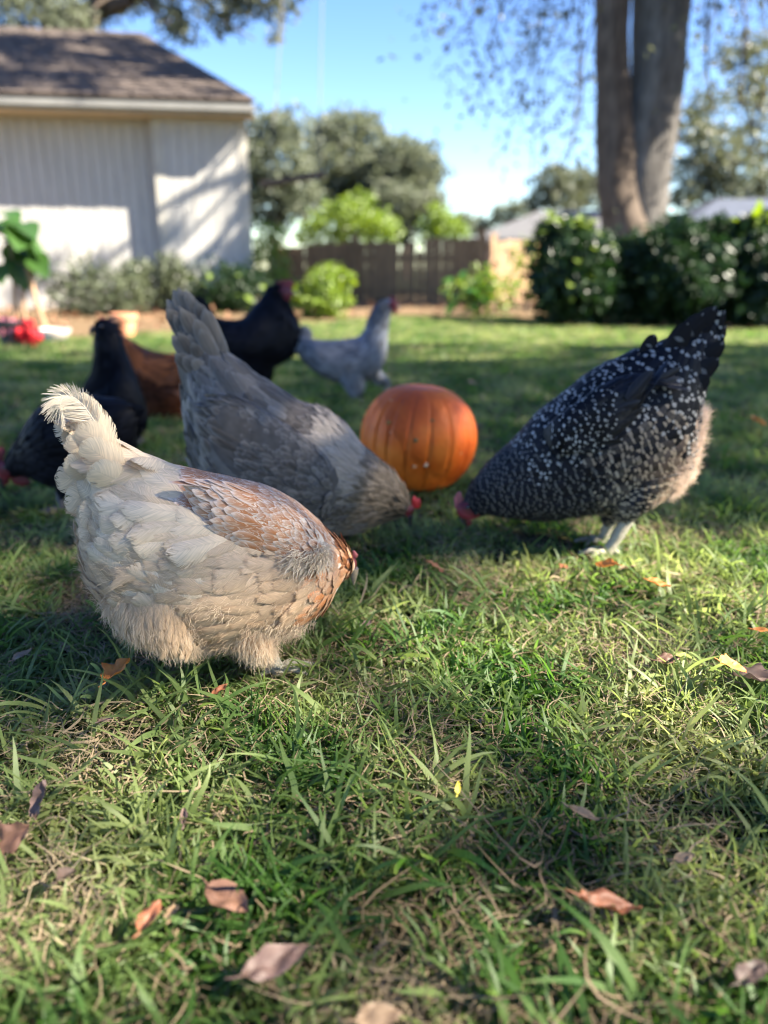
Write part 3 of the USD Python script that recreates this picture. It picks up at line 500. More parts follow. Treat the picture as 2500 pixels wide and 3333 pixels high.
for k, q in enumerate(tips):
    back = .024 * (k % 7) / 6 + .012 * (k // 7) - .006; B.quill('tail_feather', (705 + 6 * (k % 7) - 8 * (k // 7), 1190 + 40 * (k // 7) + rng.uniform(-15, 15)), q, rng.uniform(.027, .036), C([.17, .142, .117]) * rng.uniform(.55, 1.2), F_gtail, rng, back * .6, back + rng.uniform(-.004, .004), bow=.03, camber=.08, side=.03, tip=6)
B.comb([(1340, 1626), (1348, 1612), (1358, 1624), (1366, 1620), (1371, 1636), (1366, 1652), (1352, 1656), (1342, 1648)], .006, M_red)
B.blob('face', (1326, 1660), .013, M_darkred, .008, (1.1, .7, 1)); B.blob('eye', (1318, 1652), .004, M_eye, .02); B.beak((1335, 1680), (1336, 1712), .006, M_darkbeak)
B.comb([(1272, 1640), (1292, 1648), (1288, 1680), (1268, 1672)], .008, noisy('ear_muff', (.25, .23, .25), (.4, .38, .4), scale=90), name='ear_tuft')
B.leg('leg', None, (900, 1790), (930, 1840), M_darkshank, .006, .045); B.leg('leg', None, (840, 1790), (850, 1815), M_darkshank, .006, -.05)

# --- the barred hen on the right
rng = hen_rng(3)
INK = np.array([.0045, .0048, .007])
B = Bird('hen', 'black hen barred and speckled with white, pecking to the right of the pumpkin', (1985, 1792), 176, noisy('barred_skin', (.004, .004, .005), (.03, .028, .026), scale=70, rough=.9))
b3 = B.loft([(2285, 1040, 2338, 1150, .012), (2195, 1088, 2308, 1235, .035), (2105, 1122, 2280, 1400, .066), (2010, 1158, 2232, 1555, .09), (1920, 1204, 2125, 1636, .102), (1828, 1276, 2000, 1662, .103),
             (1738, 1348, 1870, 1682, .096), (1660, 1432, 1750, 1694, .08), (1602, 1484, 1650, 1688, .06), (1552, 1540, 1580, 1680, .043), (1516, 1594, 1538, 1686, .03), (1502, 1634, 1514, 1690, .015)])
wing = B.loft([(2150, 1240, 2090, 1260, .006), (2060, 1230, 2040, 1380, .018), (1960, 1250, 1960, 1470, .028), (1880, 1300, 1870, 1480, .03), (1800, 1360, 1800, 1470, .022), (1770, 1390, 1770, 1430, .006)], o=.088)
th_ = B.loft([(1960, 1560, 2240, 1520, .055), (1975, 1630, 2180, 1600, .045), (1995, 1670, 2120, 1650, .03), (2030, 1700, 2070, 1695, .012)], o=.04)
th2 = B.loft([(1930, 1560, 2180, 1520, .055), (1935, 1630, 2100, 1610, .045), (1950, 1680, 2030, 1670, .03), (1965, 1705, 1995, 1702, .012)], o=-.045)
B.body([b3, th_, th2])
spot = dict(streak=(.7, 1.25), rough=.5, spec=.12)
F_b = feather_mat('barred_back', bars=(1.4, -6.0), bar_c=(.27, .265, .255), bar_w=-.05, bar_v=-.6, fray=.12, shaft=(.7, .1), **spot)
F_bh = feather_mat('barred_hackle', bars=(2.0, -9.7), bar_c=(.085, .08, .072), bar_w=-.05, bar_v=-.5, shaft=(.5, .14), **spot)
F_bs = feather_mat('barred_side', bars=(2.0, -9.6), bar_c=(.22, .18, .135), bar_w=.05, bar_v=-.35, fray=.3, shaft=(.8, .1), **spot)
F_bt = feather_mat('barred_tail', bars=(2.4, -1.0), bar_c=(.12, .12, .12), bar_w=-.1, shaft=(.6, .05), **spot)
F_bw = feather_mat('black_quill', streak=(.7, 1.4), rough=.4, shaft=(2.5, .05), spec=.15, edge=(.03, .03, .032), edge_amt=.6, edge_at=(.7, 1))
F_bf = feather_mat('buff_fluff', streak=(.8, 1.1), fray=.6, rough=.8, trans=.15, sheen=.2)
ci = lambda s, th, p, r: vary(np.tile(INK, (len(s), 1)), r, .3)
def cgr(s, th, p, r): return vary(mixc(mixc(INK * 1.6, C([.045, .038, .032]), r.uniform(0, 1, len(s)) ** 2), C([.30, .21, .145]), np.clip((.46 - s) / .22, 0, 1) * np.clip((np.abs(th) - 1.7) / .9, 0, 1) * r.uniform(.3, 1.1, len(s))), r, .3)
put_vanes('back_plumage', [B.cover(b3, .24, .66, R(-120), R(86), .033, .0195, .0098, .0118, ci, rng, lift=(.06, .15), turn=.08)], F_b, B.T)
put_vanes('rump_plumage', [B.cover(b3, .0, .30, R(-120), R(150), .038, .022, .0105, .013, ci, rng, lift=(.06, .2), turn=.15)], F_b, B.T)
put_vanes('hackle', [B.cover(b3, .60, .985, R(-180), R(180), .030, .012, .0075, .0078, ci, rng, lift=(.05, .15), turn=.07, nv=4)], F_bh, B.T)
put_vanes('breast_plumage', [B.cover(b3, .49, .72, R(84), R(276), .033, .019, .010, .012, ci, rng, lift=(.06, .2), turn=.12)], F_bh, B.T)
put_vanes('side_plumage', [B.cover(b3, .26, .50, R(80), R(280), .036, .022, .0105, .0135, cgr, rng, lift=(.06, .2), turn=.12), B.cover(th_, .02, .9, R(0), R(360), .03, .019, .0105, .012, cgr, rng, flow=-1, droop=1.5), B.cover(th2, .02, .9, R(0), R(360), .03, .019, .012, .014, cgr, rng, flow=-1, droop=1.5)], F_bs, B.T)
put_vanes('fluff_plumage', [B.cover(b3, .165, .35, R(108), R(252), .028, .017, .0075, .010, lambda s, th, p, r: vary(mixc(C([.62, .45, .32]), C([.3, .22, .165]), r.uniform(0, 1, len(s)) ** 1.6), r, .1), rng, lift=(.04, .24), curl=.25, droop=.1, turn=.3, sway=.1, keep=lambda s, th: rng.uniform(0, 1, len(s)) < 1.45 - np.abs(th - np.pi) / .85)], F_bf, B.T)
M_hair3 = noisy('buff_grey_down', (.38, .27, .19), (.7, .53, .4), scale=25, rough=.85)
B.fluff('down', spots(b3, 900, .15, .33, R(126), R(234), rng), M_hair3, rng, (.007, .016), .0006, 8, .006, .3)
wp = obj('wing', union([wing.mesh(shrink=.004)], 3), B.skin, B.T, smooth=True)
put_vanes('wing_covert', [B.cover(wing, .40, .99, R(-10), R(190), .026, .0165, .0082, .0098, ci, rng, lift=(.07, .17), turn=.08)], F_b, wp)
put_vanes('wing_quill', [B.cover(wing, .05, .50, R(0), R(185), .062, .02, .014, .0125, lambda s, th, p, r: vary(np.tile(INK * 1.5, (len(s), 1)), r, .2), rng, lift=(.02, .07), turn=.05, nu=8)], F_bw, wp)
B.quill('wing_tip', (2040, 1300), (2124, 1206), .024, INK * 2.5, F_bw, rng, .11, .105, bow=.03, label='dark quill sticking up from the folded wing')
for a_, b_, w_, o0, o1 in [((2200, 1200), (2362, 1010), .045, 0, 0), ((2190, 1180), (2330, 996), .044, .01, .014), ((2180, 1170), (2290, 1018), .044, .018, .02), ((2210, 1220), (2364, 1060), .044, -.01, -.015), ((2220, 1250), (2358, 1110), .04, .02, .024),
                           ((2220, 1270), (2340, 1165), .04, .03, .034), ((2170, 1180), (2240, 1050), .042, .028, .03), ((2220, 1290), (2310, 1225), .038, .035, .04), ((2090, 1170), (2132, 1088), .028, .02, .02)]:
    B.quill('tail_feather', a_, b_, w_, INK * rng.uniform(.8, 1.5), F_bt, rng, o0, o1, bow=.04, camber=.1)
B.comb([(1500, 1600), (1488, 1604), (1478, 1622), (1480, 1650), (1492, 1668), (1504, 1652), (1510, 1626)], .007, M_pink)
B.blob('face', (1527, 1662), .021, M_darkred, .016, (1.25, .6, .9)); B.blob('eye', (1524, 1652), .0045, M_eye, .03); B.beak((1508, 1682), (1519, 1712), .007, M_darkbeak)
B.comb([(1512, 1684), (1534, 1686), (1536, 1704), (1522, 1712)], .006, M_darkred, name='wattle')
B.leg('leg', None, (2056, 1672), (1975, 1800), M_shank, .0115, .04); B.leg('leg', None, (1990, 1690), (1956, 1770), M_shank, .010, -.045)

# --- the hens farther back
F_k = feather_mat('black_feather', streak=(.6, 1.4), rough=.5, shaft=(.8, .1), spec=.08)
F_r = feather_mat('red_feather', streak=(.6, 1.3), rough=.6, shaft=(.6, .1), spec=.06, edge=(.2, .065, .02), edge_amt=.3)
F_bl = feather_mat('blue_feather', streak=(.7, 1.2), rough=.55, shaft=(.6, .1), edge=(.19, .19, .2), edge_amt=.4)
M_blackskin = plain('black_skin', (.003, .003, .004), .8, .05); M_redskin = plain('brown_skin', (.06, .02, .01), .8); M_blueskin = plain('blue_skin', (.13, .14, .16), .8)
def simple(name_label, ref, yaw, skin, F_, tint, body_st, rng, L=.04, W=.022, gap=.015, ac=.017, limbs=(), dist=None, s1=.97):
    B = Bird('hen', name_label, ref, yaw, skin, dist=dist); b = B.loft(body_st); ls = [b] + [B.loft(st, o=o) for st, o in limbs]
    B.body(ls, .004); put_vanes('plumage', [B.cover(l, .02, s1 if k == 0 else .9, 0, R(360), L if k == 0 else L * .75, W, gap, ac, lambda s, th, p, r: vary(tint(s, th, p) if callable(tint) else np.tile(tint, (len(s), 1)), r, .25), rng, droop=0 if k == 0 else 1.0, flow=1 if k == 0 else -1, lift=(.05, .15), nu=5, nv=4) for k, l in enumerate(ls)], F_, B.T)
    return B
rng = hen_rng(4)
B = simple('black hen with a red face and wattles pecking at the left edge of the lawn', (200, 1652), 187, M_blackskin, F_k, INK * .9,
    [(430, 1320, 446, 1370, .01), (395, 1300, 448, 1430, .04), (330, 1286, 430, 1500, .066), (250, 1284, 380, 1550, .085), (180, 1300, 300, 1580, .09), (120, 1326, 220, 1592, .085), (78, 1376, 150, 1578, .068), (46, 1432, 98, 1556, .048), (24, 1466, 62, 1552, .034), (4, 1500, 34, 1556, .022), (-8, 1525, 16, 1552, .012)], rng,
    limbs=[([(160, 1530, 320, 1520, .04), (175, 1580, 260, 1580, .03), (185, 1605, 210, 1605, .012)], .04), ([(180, 1530, 330, 1520, .04), (210, 1580, 290, 1580, .03), (230, 1605, 255, 1605, .012)], -.045)])
for q in (((400, 1350), (470, 1330), .035, .01), ((400, 1370), (480, 1370), .035, 0)): B.quill('tail_feather', q[0], q[1], q[2], INK, F_k, rng, q[3], q[3])
B.comb([(20, 1470), (8, 1452), (-2, 1462), (-12, 1452), (-22, 1475), (-24, 1500), (-10, 1510), (8, 1500)], .006, M_darkred)
B.comb([(36, 1546), (60, 1540), (92, 1556), (98, 1572), (78, 1582), (52, 1576), (38, 1564)], .01, M_darkred, name='wattle')
B.comb([(4, 1540), (26, 1540), (30, 1570), (14, 1580), (2, 1566)], .009, M_darkred, name='wattle'); B.blob('face', (18, 1530), .022, M_darkred, .012, (1.1, .6, 1)); B.blob('ear_lobe', (84, 1520), .009, plain('white_lobe', (.5, .45, .47), .6), .034, (1, .5, 1.4))
B.blob('eye', (16, 1522), .004, M_eye, .026); B.beak((4, 1552), (12, 1590), .009, M_darkbeak)
B.leg('leg', None, (192, 1598), (202, 1660), M_darkshank, .0075, .04); B.leg('leg', None, (240, 1598), (236, 1640), M_darkshank, .007, -.045)
rng = hen_rng(5)
B = simple('black hen standing upright behind the pecking black hen, beak to the left', (440, 1436), 222, M_blackskin, F_k, INK * .8,
    [(470, 1330, 455, 1400, .02), (452, 1270, 430, 1415, .07), (440, 1235, 360, 1412, .10), (428, 1195, 300, 1370, .105), (414, 1155, 268, 1300, .09), (400, 1120, 296, 1235, .068), (392, 1095, 304, 1165, .052), (382, 1070, 304, 1112, .042), (364, 1048, 304, 1080, .032), (340, 1036, 304, 1062, .022), (318, 1042, 306, 1054, .012)], rng,
    limbs=[([(460, 1350, 400, 1340, .05), (462, 1390, 420, 1390, .035), (458, 1412, 436, 1412, .015)], .05), ([(420, 1350, 340, 1340, .05), (420, 1390, 370, 1390, .035), (410, 1412, 390, 1412, .015)], -.05)], L=.045, W=.026)
B.beak((306, 1066), (289, 1082), .010, M_darkbeak); B.blob('eye', (330, 1062), .006, M_eye, .03)
B.comb([(322, 1040), (330, 1032), (342, 1034), (340, 1044)], .006, M_darkred)
B.leg('leg', None, (448, 1405), (458, 1440), M_darkshank, .008, .05); B.leg('leg', None, (400, 1405), (396, 1432), M_darkshank, .008, -.05)
rng = hen_rng(6)
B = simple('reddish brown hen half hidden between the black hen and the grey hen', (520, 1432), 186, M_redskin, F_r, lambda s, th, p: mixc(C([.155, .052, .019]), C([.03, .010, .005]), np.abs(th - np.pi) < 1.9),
    [(640, 1130, 650, 1200, .01), (610, 1140, 650, 1290, .05), (570, 1148, 625, 1385, .10), (520, 1144, 560, 1404, .125), (475, 1132, 500, 1385, .12), (440, 1112, 440, 1345, .10), (412, 1094, 390, 1270, .075), (394, 1074, 362, 1180, .055), (380, 1052, 350, 1110, .04), (366, 1040, 346, 1072, .03), (350, 1040, 344, 1060, .015)], rng, dist=2.95, L=.05, W=.03, gap=.02, ac=.022,
    limbs=[([(500, 1350, 600, 1340, .05), (520, 1400, 580, 1395, .035), (535, 1420, 560, 1420, .015)], .05)])
B.leg('leg', None, (545, 1405), (540, 1438), M_shank, .008, .05); B.comb([(366, 1044), (352, 1036), (340, 1048), (350, 1060)], .007, M_darkred); B.beak((346, 1058), (332, 1066), .01, M_beak)
for q in (((630, 1190), (690, 1080), .06, .01), ((625, 1200), (680, 1110), .06, 0)): B.quill('tail_feather', q[0], q[1], q[2], (.05, .018, .01), F_r, rng, q[3], q[3])
rng = hen_rng(7)
B = simple('black hen with a dark red comb standing behind the grey hen, facing right', (800, 1292), 8, M_blackskin, F_k, INK * .9,
    [(650, 1010, 640, 1060, .015), (690, 1024, 670, 1110, .05), (735, 1036, 720, 1160, .10), (780, 1034, 790, 1200, .13), (808, 1012, 860, 1208, .135), (830, 986, 930, 1178, .12), (852, 962, 974, 1132, .095), (868, 944, 984, 1080, .075), (882, 932, 968, 1032, .055), (896, 924, 946, 990, .042), (914, 924, 938, 960, .028), (926, 932, 938, 946, .014)], rng, dist=3.3, L=.055, W=.034, gap=.022, ac=.024,
    limbs=[([(900, 1180, 760, 1170, .07), (890, 1225, 790, 1220, .05), (870, 1250, 830, 1250, .02)], .06), ([(860, 1180, 720, 1170, .07), (840, 1225, 740, 1220, .05), (800, 1250, 770, 1250, .02)], -.06)])
B.comb([(896, 926), (900, 912), (912, 918), (920, 906), (932, 914), (944, 906), (952, 918), (962, 924), (952, 940), (930, 946), (908, 940)], .010, M_darkred); B.blob('face', (930, 956), .03, M_darkred, .03, (1, .5, 1)); B.beak((944, 950), (964, 960), .010, M_darkbeak)
B.comb([(924, 966), (944, 968), (944, 990), (930, 994)], .008, M_darkred, name='wattle'); B.blob('eye', (930, 944), .006, M_eye, .04)
B.leg('leg', None, (850, 1245), (868, 1298), M_darkshank, .009, .06); B.leg('leg', None, (785, 1245), (780, 1290), M_darkshank, .009, -.06)
for q in (((700, 1080), (600, 985), .07, .01), ((700, 1090), (620, 1020), .07, .02), ((690, 1070), (640, 960), .07, -.01)): B.quill('tail_feather', q[0], q[1], q[2], INK, F_k, rng, q[3], q[3])
rng = hen_rng(8)
B = simple('pale blue-grey hen walking away to the right behind the pumpkin', (1150, 1300), 10, M_blueskin, F_bl, lambda s, th, p: mixc(C([.115, .115, .122]), C([.055, .056, .06]), np.clip((s - .62) * 4, 0, 1)),
    [(968, 1088, 948, 1128, .012), (996, 1090, 970, 1160, .04), (1030, 1102, 1008, 1200, .08), (1080, 1104, 1070, 1238, .105), (1130, 1100, 1150, 1250, .11), (1170, 1088, 1225, 1218, .095), (1186, 1066, 1258, 1160, .07), (1198, 1036, 1264, 1100, .05), (1214, 1006, 1270, 1052, .04), (1234, 984, 1276, 1022, .032), (1256, 970, 1284, 1006, .024), (1276, 974, 1288, 996, .012)], rng, dist=3.35, L=.05, W=.03, gap=.02, ac=.022,
    limbs=[([(1190, 1200, 1070, 1200, .06), (1190, 1250, 1100, 1240, .045), (1178, 1285, 1128, 1280, .028), (1164, 1300, 1140, 1298, .014)], .05), ([(1230, 1190, 1130, 1200, .055), (1262, 1225, 1190, 1235, .035), (1268, 1245, 1240, 1250, .014)], -.05)])
B.comb([(1266, 968), (1274, 960), (1284, 966), (1290, 976), (1284, 986), (1272, 982)], .008, M_darkred); B.blob('face', (1280, 992), .02, M_darkred, .02, (1, .5, 1)); B.beak((1288, 994), (1304, 1004), .009, M_beak)
B.comb([(1278, 1004), (1292, 1004), (1294, 1020), (1282, 1024)], .008, M_darkred, name='wattle')
B.leg('leg', None, (1152, 1290), (1150, 1316), M_shank, .009, .05); B.leg('leg', None, (1252, 1240), (1262, 1272), M_shank, .008, -.05)
for q in (((1000, 1120), (944, 1108), .05, .01), ((1000, 1130), (950, 1134), .05, .02), ((1000, 1110), (956, 1074), .05, 0), ((1010, 1104), (984, 1060), .045, 0)): B.quill('tail_feather', q[0], q[1], q[2], (.14, .14, .15), F_bl, rng, q[3], q[3])
# ------------------------------------------------------------------ house on the left
M_board = noisy('white_board', (.34, .325, .30), (.42, .405, .38), scale=6, rough=.7, stretch=(3, 3, .4), island=.06)
M_trim = noisy('cream_trim', (.32, .30, .26), (.38, .36, .315), scale=5, rough=.6)
M_shingle = noisy('brown_shingle', (.07, .055, .047), (.15, .12, .103), scale=14, rough=.95, island=.16, spec=.15, bump=.006)
M_soffit = noisy('soffit', (.5, .42, .3), (.6, .52, .4), scale=4)
HU, HN = np.array([math.cos(R(9)), math.sin(R(9)), 0]), np.array([math.sin(R(9)), -math.cos(R(9)), 0]); HC = at_y(822, 880, 11.3) * [1, 1, 0]
HROT = np.eye(4); HROT[:3, 0], HROT[:3, 1] = HU, -HN
def hp(u, n, z): return HC + HU * u + HN * n + np.array([0, 0, z])
def hbox(u0, u1, n0, n1, z0, z1): return box(hp((u0 + u1) / 2, (n0 + n1) / 2, (z0 + z1) / 2), (abs(u1 - u0), abs(n1 - n0), abs(z1 - z0)), HROT)
ZE = at_y(700, 372, 11.2)[2]; W1 = 1.17
house = thing('house', 'white boarded house with brown shingle roof at the left behind the shrubs', 'house', HC)
obj('wall', hbox(-9, -W1, -4.6, -.235, -.2, ZE + .08), M_trim, house); obj('wall', hbox(-W1, -.03, -2.2, -.05, -.2, ZE - .02), M_trim, house)
for k in range(54):
    u = -W1 - .01 - k * .146; obj('siding_board', hbox(u - .138, u, -.233, -.21 + .003 * (k % 3), .05, ZE - .03), M_board, house)
for k in range(8): u = -.025 - k * .143; obj('siding_board', hbox(u - .136, u, -.048, -.025 + .003 * (k % 2), .05, ZE - .03), M_board, house)
for k in range(14): n = -.06 - k * .143; obj('siding_board', hbox(-.028, -.006 + .003 * (k % 2), n - .136, n, .05, ZE - .03), M_board, house)
obj('corner_board', hbox(-.10, .012, -.09, -.012, 0, ZE - .03), M_trim, house); obj('corner_board', hbox(-W1 - .05, -W1 + .07, -.20, -.012, 0, ZE - .03), M_trim, house)
obj('foundation', hbox(-9, -.04, -4.5, -.19, -.25, .12), noisy('foundation', (.3, .28, .25), (.4, .38, .35)), house)
obj('soffit', hbox(-9, .12, -.205, .26, ZE - .03, ZE - .01), M_soffit, house); obj('fascia', hbox(-9, .13, .26, .29, ZE - .04, ZE + .09), noisy('fascia_cream', (.22, .21, .19), (.28, .27, .24), scale=4), house)
gut = thing_g = hbox(-9, .13, .295, .36, ZE + .0, ZE + .07); obj('gutter', gut, noisy('gutter_grey', (.16, .155, .145), (.22, .215, .2), scale=3, rough=.5), house)
ZR = at_y(560, 118, 13.9)[2]; RU = -1.55
a_, b_, c_, d_ = hp(-9, .35, ZE + .12), hp(.15, .35, ZE + .12), hp(RU, -2.7, ZR), hp(-9, -2.7, ZR); e_, f_ = hp(-1.7, -5.6, ZE + .12), hp(-9, -5.6, ZE + .12)
roof = obj('roof', (np.array([a_, b_, c_, d_, e_, f_] + [q - [0, 0, .08] for q in (a_, b_, c_, d_, e_, f_)]), np.array([[0, 1, 2, 3], [1, 4, 2, 2], [4, 5, 3, 2], [5, 0, 3, 3], [6, 9, 8, 7], [7, 8, 10, 10], [10, 8, 9, 11], [11, 9, 9, 6]])), M_shingle, house)
for k in range(22):   # courses of shingles, each lapping over the one below
    t0, t1 = k / 22, (k + 1.25) / 22; l = lambda A, B_, t: A + (B_ - A) * min(t, 1); up_ = np.array([0, 0, 1.])
    for side, (A, Bq, Cq, Dq) in enumerate(((a_, b_, c_, d_), (b_, e_, c_, c_))):
        P0, P1, P2, P3 = l(A, Dq, t0), l(Bq, Cq, t0), l(Bq, Cq, t1), l(A, Dq, t1)
        nn = max(2, int(np.linalg.norm(P1 - P0) / .3)); V, Fq = [], []
        for j in range(nn):
            q0, q1 = j / nn + .002, (j + 1) / nn - .002; h = .022 + .006 * ((j * 7 + k * 3) % 4) / 3; b0 = len(V)
            V += [l(P0, P1, q0) + up_ * h, l(P0, P1, q1) + up_ * h, l(P3, P2, q1) + up_ * .008, l(P3, P2, q0) + up_ * .008, l(P0, P1, q0) + up_ * .004, l(P0, P1, q1) + up_ * .004]; Fq += [[b0, b0 + 1, b0 + 2, b0 + 3], [b0 + 4, b0 + 5, b0 + 1, b0]]
        obj('shingle_course', (np.array(V), np.array(Fq)), M_shingle, roof)

# ------------------------------------------------------------------ fences
M_fence = noisy('old_fence', (.12, .07, .034), (.24, .145, .07), scale=9, rough=.85, stretch=(4, 4, .5), island=.25)
M_lfence = noisy('new_fence', (.30, .185, .10), (.40, .26, .155), scale=8, rough=.8, stretch=(4, 4, .5), island=.12)
def plank(p, dirv, w, t, z0, z1, dog=.02):
    n = np.cross(dirv, [0, 0, 1.]); V = []
    for q in (-t / 2, t / 2):
        for (x, z) in ((-w/2, z0), (w/2, z0), (w/2, z1 - dog), (w/2 - dog, z1), (-w/2 + dog, z1), (-w/2, z1 - dog)): V.append(p * [1, 1, 0] + dirv * x + n * q + np.array([0, 0, z]))
    f = [[0, 5, 4, 3], [0, 3, 2, 1], [6, 7, 8, 9], [6, 9, 10, 11]] + [[i, (i + 1) % 6, (i + 1) % 6 + 6, i + 6] for i in range(6)]
    return np.array(V), np.array(f)
def fence(name, label, A, Bp, zA, zB, m, pitch, w, posts, rng, gaps=()):
    t = thing(name, label, 'fence', A * [1, 1, 0]); A, Bp = A * [1, 1, 0], Bp * [1, 1, 0]; L = np.linalg.norm(Bp - A); dv = (Bp - A) / L; n = np.cross(dv, [0, 0, 1.]); n = n if n[1] < 0 else -n; k = 0; x = w / 2
    while x < L:
        if 1: obj('picket', plank(A + dv * x + n * rng.normal(0, .004), unit(dv + n * rng.normal(0, .02)), w * (rng.uniform(.93, 1.03) if k not in gaps else .8), .02, .02, (.84 if k in gaps else 1) * (zA + (zB - zA) * x / L + rng.normal(0, .012))), m, t)
        k += 1; x += pitch * rng.uniform(.98, 1.04)
    for z in (.22, .78):
        P0, P1 = A - n * .035, Bp - n * .035; zz = zA * z; c = (P0 + P1) / 2; rot = np.eye(4); rot[:3, 0], rot[:3, 1] = dv, np.cross([0, 0, 1.], dv); obj('rail', box(c + [0, 0, zz], (L, .04, .09), rot), m, t)
    for q in posts:
        p = A + dv * L * q + n * .045; rot = np.eye(4); rot[:3, 0], rot[:3, 1] = dv, np.cross([0, 0, 1.], dv); h = zA + (zB - zA) * q + .09; obj('post', cat([box(p + [0, 0, h / 2], (.09, .06, h), rot), box(p + [0, 0, h + .012], (.12, .08, .024), rot)]), m, t)
rng = hen_rng(20)
fence('fence', 'dark brown wooden picket fence between the house and the tree', at_y(905, 980, 13.4), at_y(1572, 1000, 11.6), at_y(905, 803, 13.4)[2], at_y(1572, 770, 11.6)[2], M_fence, .142, .136, (.02, .42, .99), rng, gaps=(16, 18))
fence('fence', 'light tan wooden board fence in the sun beside the dark fence', at_y(1590, 900, 13.2), at_y(2100, 900, 14.6), at_y(1590, 785, 13.2)[2], at_y(2100, 775, 14.6)[2], M_lfence, .15, .147, (.01, .5), rng)

# ------------------------------------------------------------------ leaves, trees and shrubs
def leaf_cloud(P, rng, size, aspect=.5, droop=.2, up=.4):
    """one folded leaf at every point of P"""
    k = len(P); t = unit(rng.normal(0, 1, (k, 3)) + [0, 0, -droop]); n = unit(rng.normal(0, .8, (k, 3)) + [0, 0, up]); n = unit(n - t * (n * t).sum(1, keepdims=True)); b = np.cross(n, t); L = rng.uniform(*size, k)[:, None]; W = L * aspect
    V = np.stack([P, P + t * L * .45 + b * W * .5 + n * L * .08, P + t * L - n * L * .06, P + t * L * .45 - b * W * .5 + n * L * .08], 1).reshape(-1, 3); q = np.arange(k)[:, None] * 4
    return V, np.vstack([q + [0, 1, 2], q + [0, 2, 3]])
def puffs(centres, radii, per, rng, squash=.8):
    P = []
    for c, r in zip(centres, radii):
        k = int(per * (r / np.mean(radii)) ** 2); d = unit(rng.normal(0, 1, (k, 3))); rr = r * rng.uniform(.35, 1.0, k)[:, None] ** .6 * (.5 + 1.0 * meshkit.noise(d * 2.3 + c * 3.1, 4)[:, None])
        P.append(c + d * rr * [1, 1, squash])
    return np.vstack(P)
M_bark = noisy('bark_grey', (.05, .046, .043), (.15, .14, .13), scale=7, rough=.95, bump=.03, stretch=(3, 3, .6), spec=.1)
M_bark2 = noisy('bark_brown', (.042, .033, .027), (.11, .086, .068), scale=9, rough=.95, stretch=(2, 2, .6), spec=.1)
M_oak = leafy('oak_leaf', [(0, (.11, .125, .08)), (.5, (.18, .195, .125)), (.85, (.25, .26, .17)), (1, (.32, .31, .2))], trans=.4, rough=.55)
M_autumn = leafy('autumn_leaf', [(0, (.08, .09, .05)), (.45, (.15, .15, .07)), (.75, (.26, .19, .09)), (1, (.32, .16, .08))], trans=.35)
M_lime = leafy('lime_leaf', [(0, (.13, .19, .03)), (.5, (.23, .30, .05)), (1, (.34, .37, .08))], trans=.4)
M_shrub = leafy('shrub_leaf', [(0, (.07, .085, .045)), (.5, (.12, .145, .065)), (.85, (.2, .23, .1)), (1, (.3, .31, .18))], trans=.25)
M_gloss = leafy('glossy_leaf', [(0, (.014, .034, .010)), (.5, (.035, .075, .02)), (.82, (.09, .14, .035)), (1, (.22, .25, .07))], trans=.2, rough=.42, spec=.4)
M_big = leafy('broad_leaf', [(0, (.05, .13, .02)), (1, (.10, .22, .035))], trans=.4, rough=.4)
def limb(p0, p1, r0, r1, rng, n=9, amp=.04): return tube(wobble(np.asarray(p0, float), np.asarray(p1, float), n, amp * np.linalg.norm(np.subtract(p1, p0)) / n, rng), np.linspace(r0, r1, n), 8)
def far_tree(name, label, Y, base_px, lumps, m, rng, per=700, leaf=(.2, .42), trunk=.25, group=None, sq=.8, dep=.6):
    """lumps: (x, y, radius) in the photograph"""
    base = at_y(base_px, 860, Y) * [1, 1, 0]; t = thing(name, label, 'tree', base, group); s = Y / F
    cs = [at_y(x, y, Y + rng.uniform(-1, 1) * r * s * dep) for x, y, r in lumps]; rs = [r * s for _, _, r in lumps]
    top = np.mean(cs, 0); fork = base + (top - base) * .45
    obj('trunk', limb(base - [0, 0, .3], fork, trunk, trunk * .7, rng, amp=.1), M_bark2, t, smooth=60)
    obj('limbs', cat([limb(fork - [0, 0, .1], c, trunk * .45, trunk * .1, rng, amp=.2) for c in cs]), M_bark2, t, smooth=60)
    obj('crown', leaf_cloud(puffs(cs, rs, per, rng, sq), rng, leaf), m, t)
rng = hen_rng(30)
far_tree('oak_tree', 'grey-green oak beside the house gable, behind the fence', 36, 900, [(850, 430, 80), (930, 420, 70), (800, 560, 90), (900, 540, 110), (880, 660, 110), (960, 620, 90)], M_oak, rng, 800)
far_tree('oak_tree', 'tallest grey-green oak behind the middle of the dark fence', 40, 1120, [(1060, 440, 80), (1130, 420, 85), (1190, 430, 70), (1080, 540, 110), (1180, 550, 110), (1100, 650, 110), (1200, 650, 90), (1020, 520, 60)], M_oak, rng, 800)
far_tree('oak_tree', 'round-topped oak at the right end of the row behind the dark fence', 38, 1320, [(1310, 500, 70), (1370, 545, 80), (1260, 560, 80), (1350, 620, 80), (1280, 660, 90), (1390, 660, 60), (1300, 730, 70)], M_oak, rng, 800)
far_tree('autumn_tree', 'low brownish tree above the grey roof, left of the twin trunk', 42, 1840, [(1800, 590, 60), (1870, 600, 70), (1930, 620, 70), (1760, 650, 50), (1840, 650, 70)], M_autumn, rng, 500, (.2, .4))
far_tree('distant_tree', 'small far tree low on the skyline right of the oaks', 70, 1470, [(1440, 730, 40), (1500, 720, 36), (1560, 735, 40), (1640, 700, 45), (1700, 690, 50)], M_oak, rng, 300, (.3, .6))
far_tree('slender_tree', 'airy green tree with sky between its leaves, right of the twin trunk', 30, 2330, [(2260, 560, 80), (2330, 480, 90), (2250, 420, 60), (2330, 620, 70), (2300, 340, 60), (2380, 560, 80), (2230, 640, 50)], M_autumn, rng, 380, (.15, .34), .14)
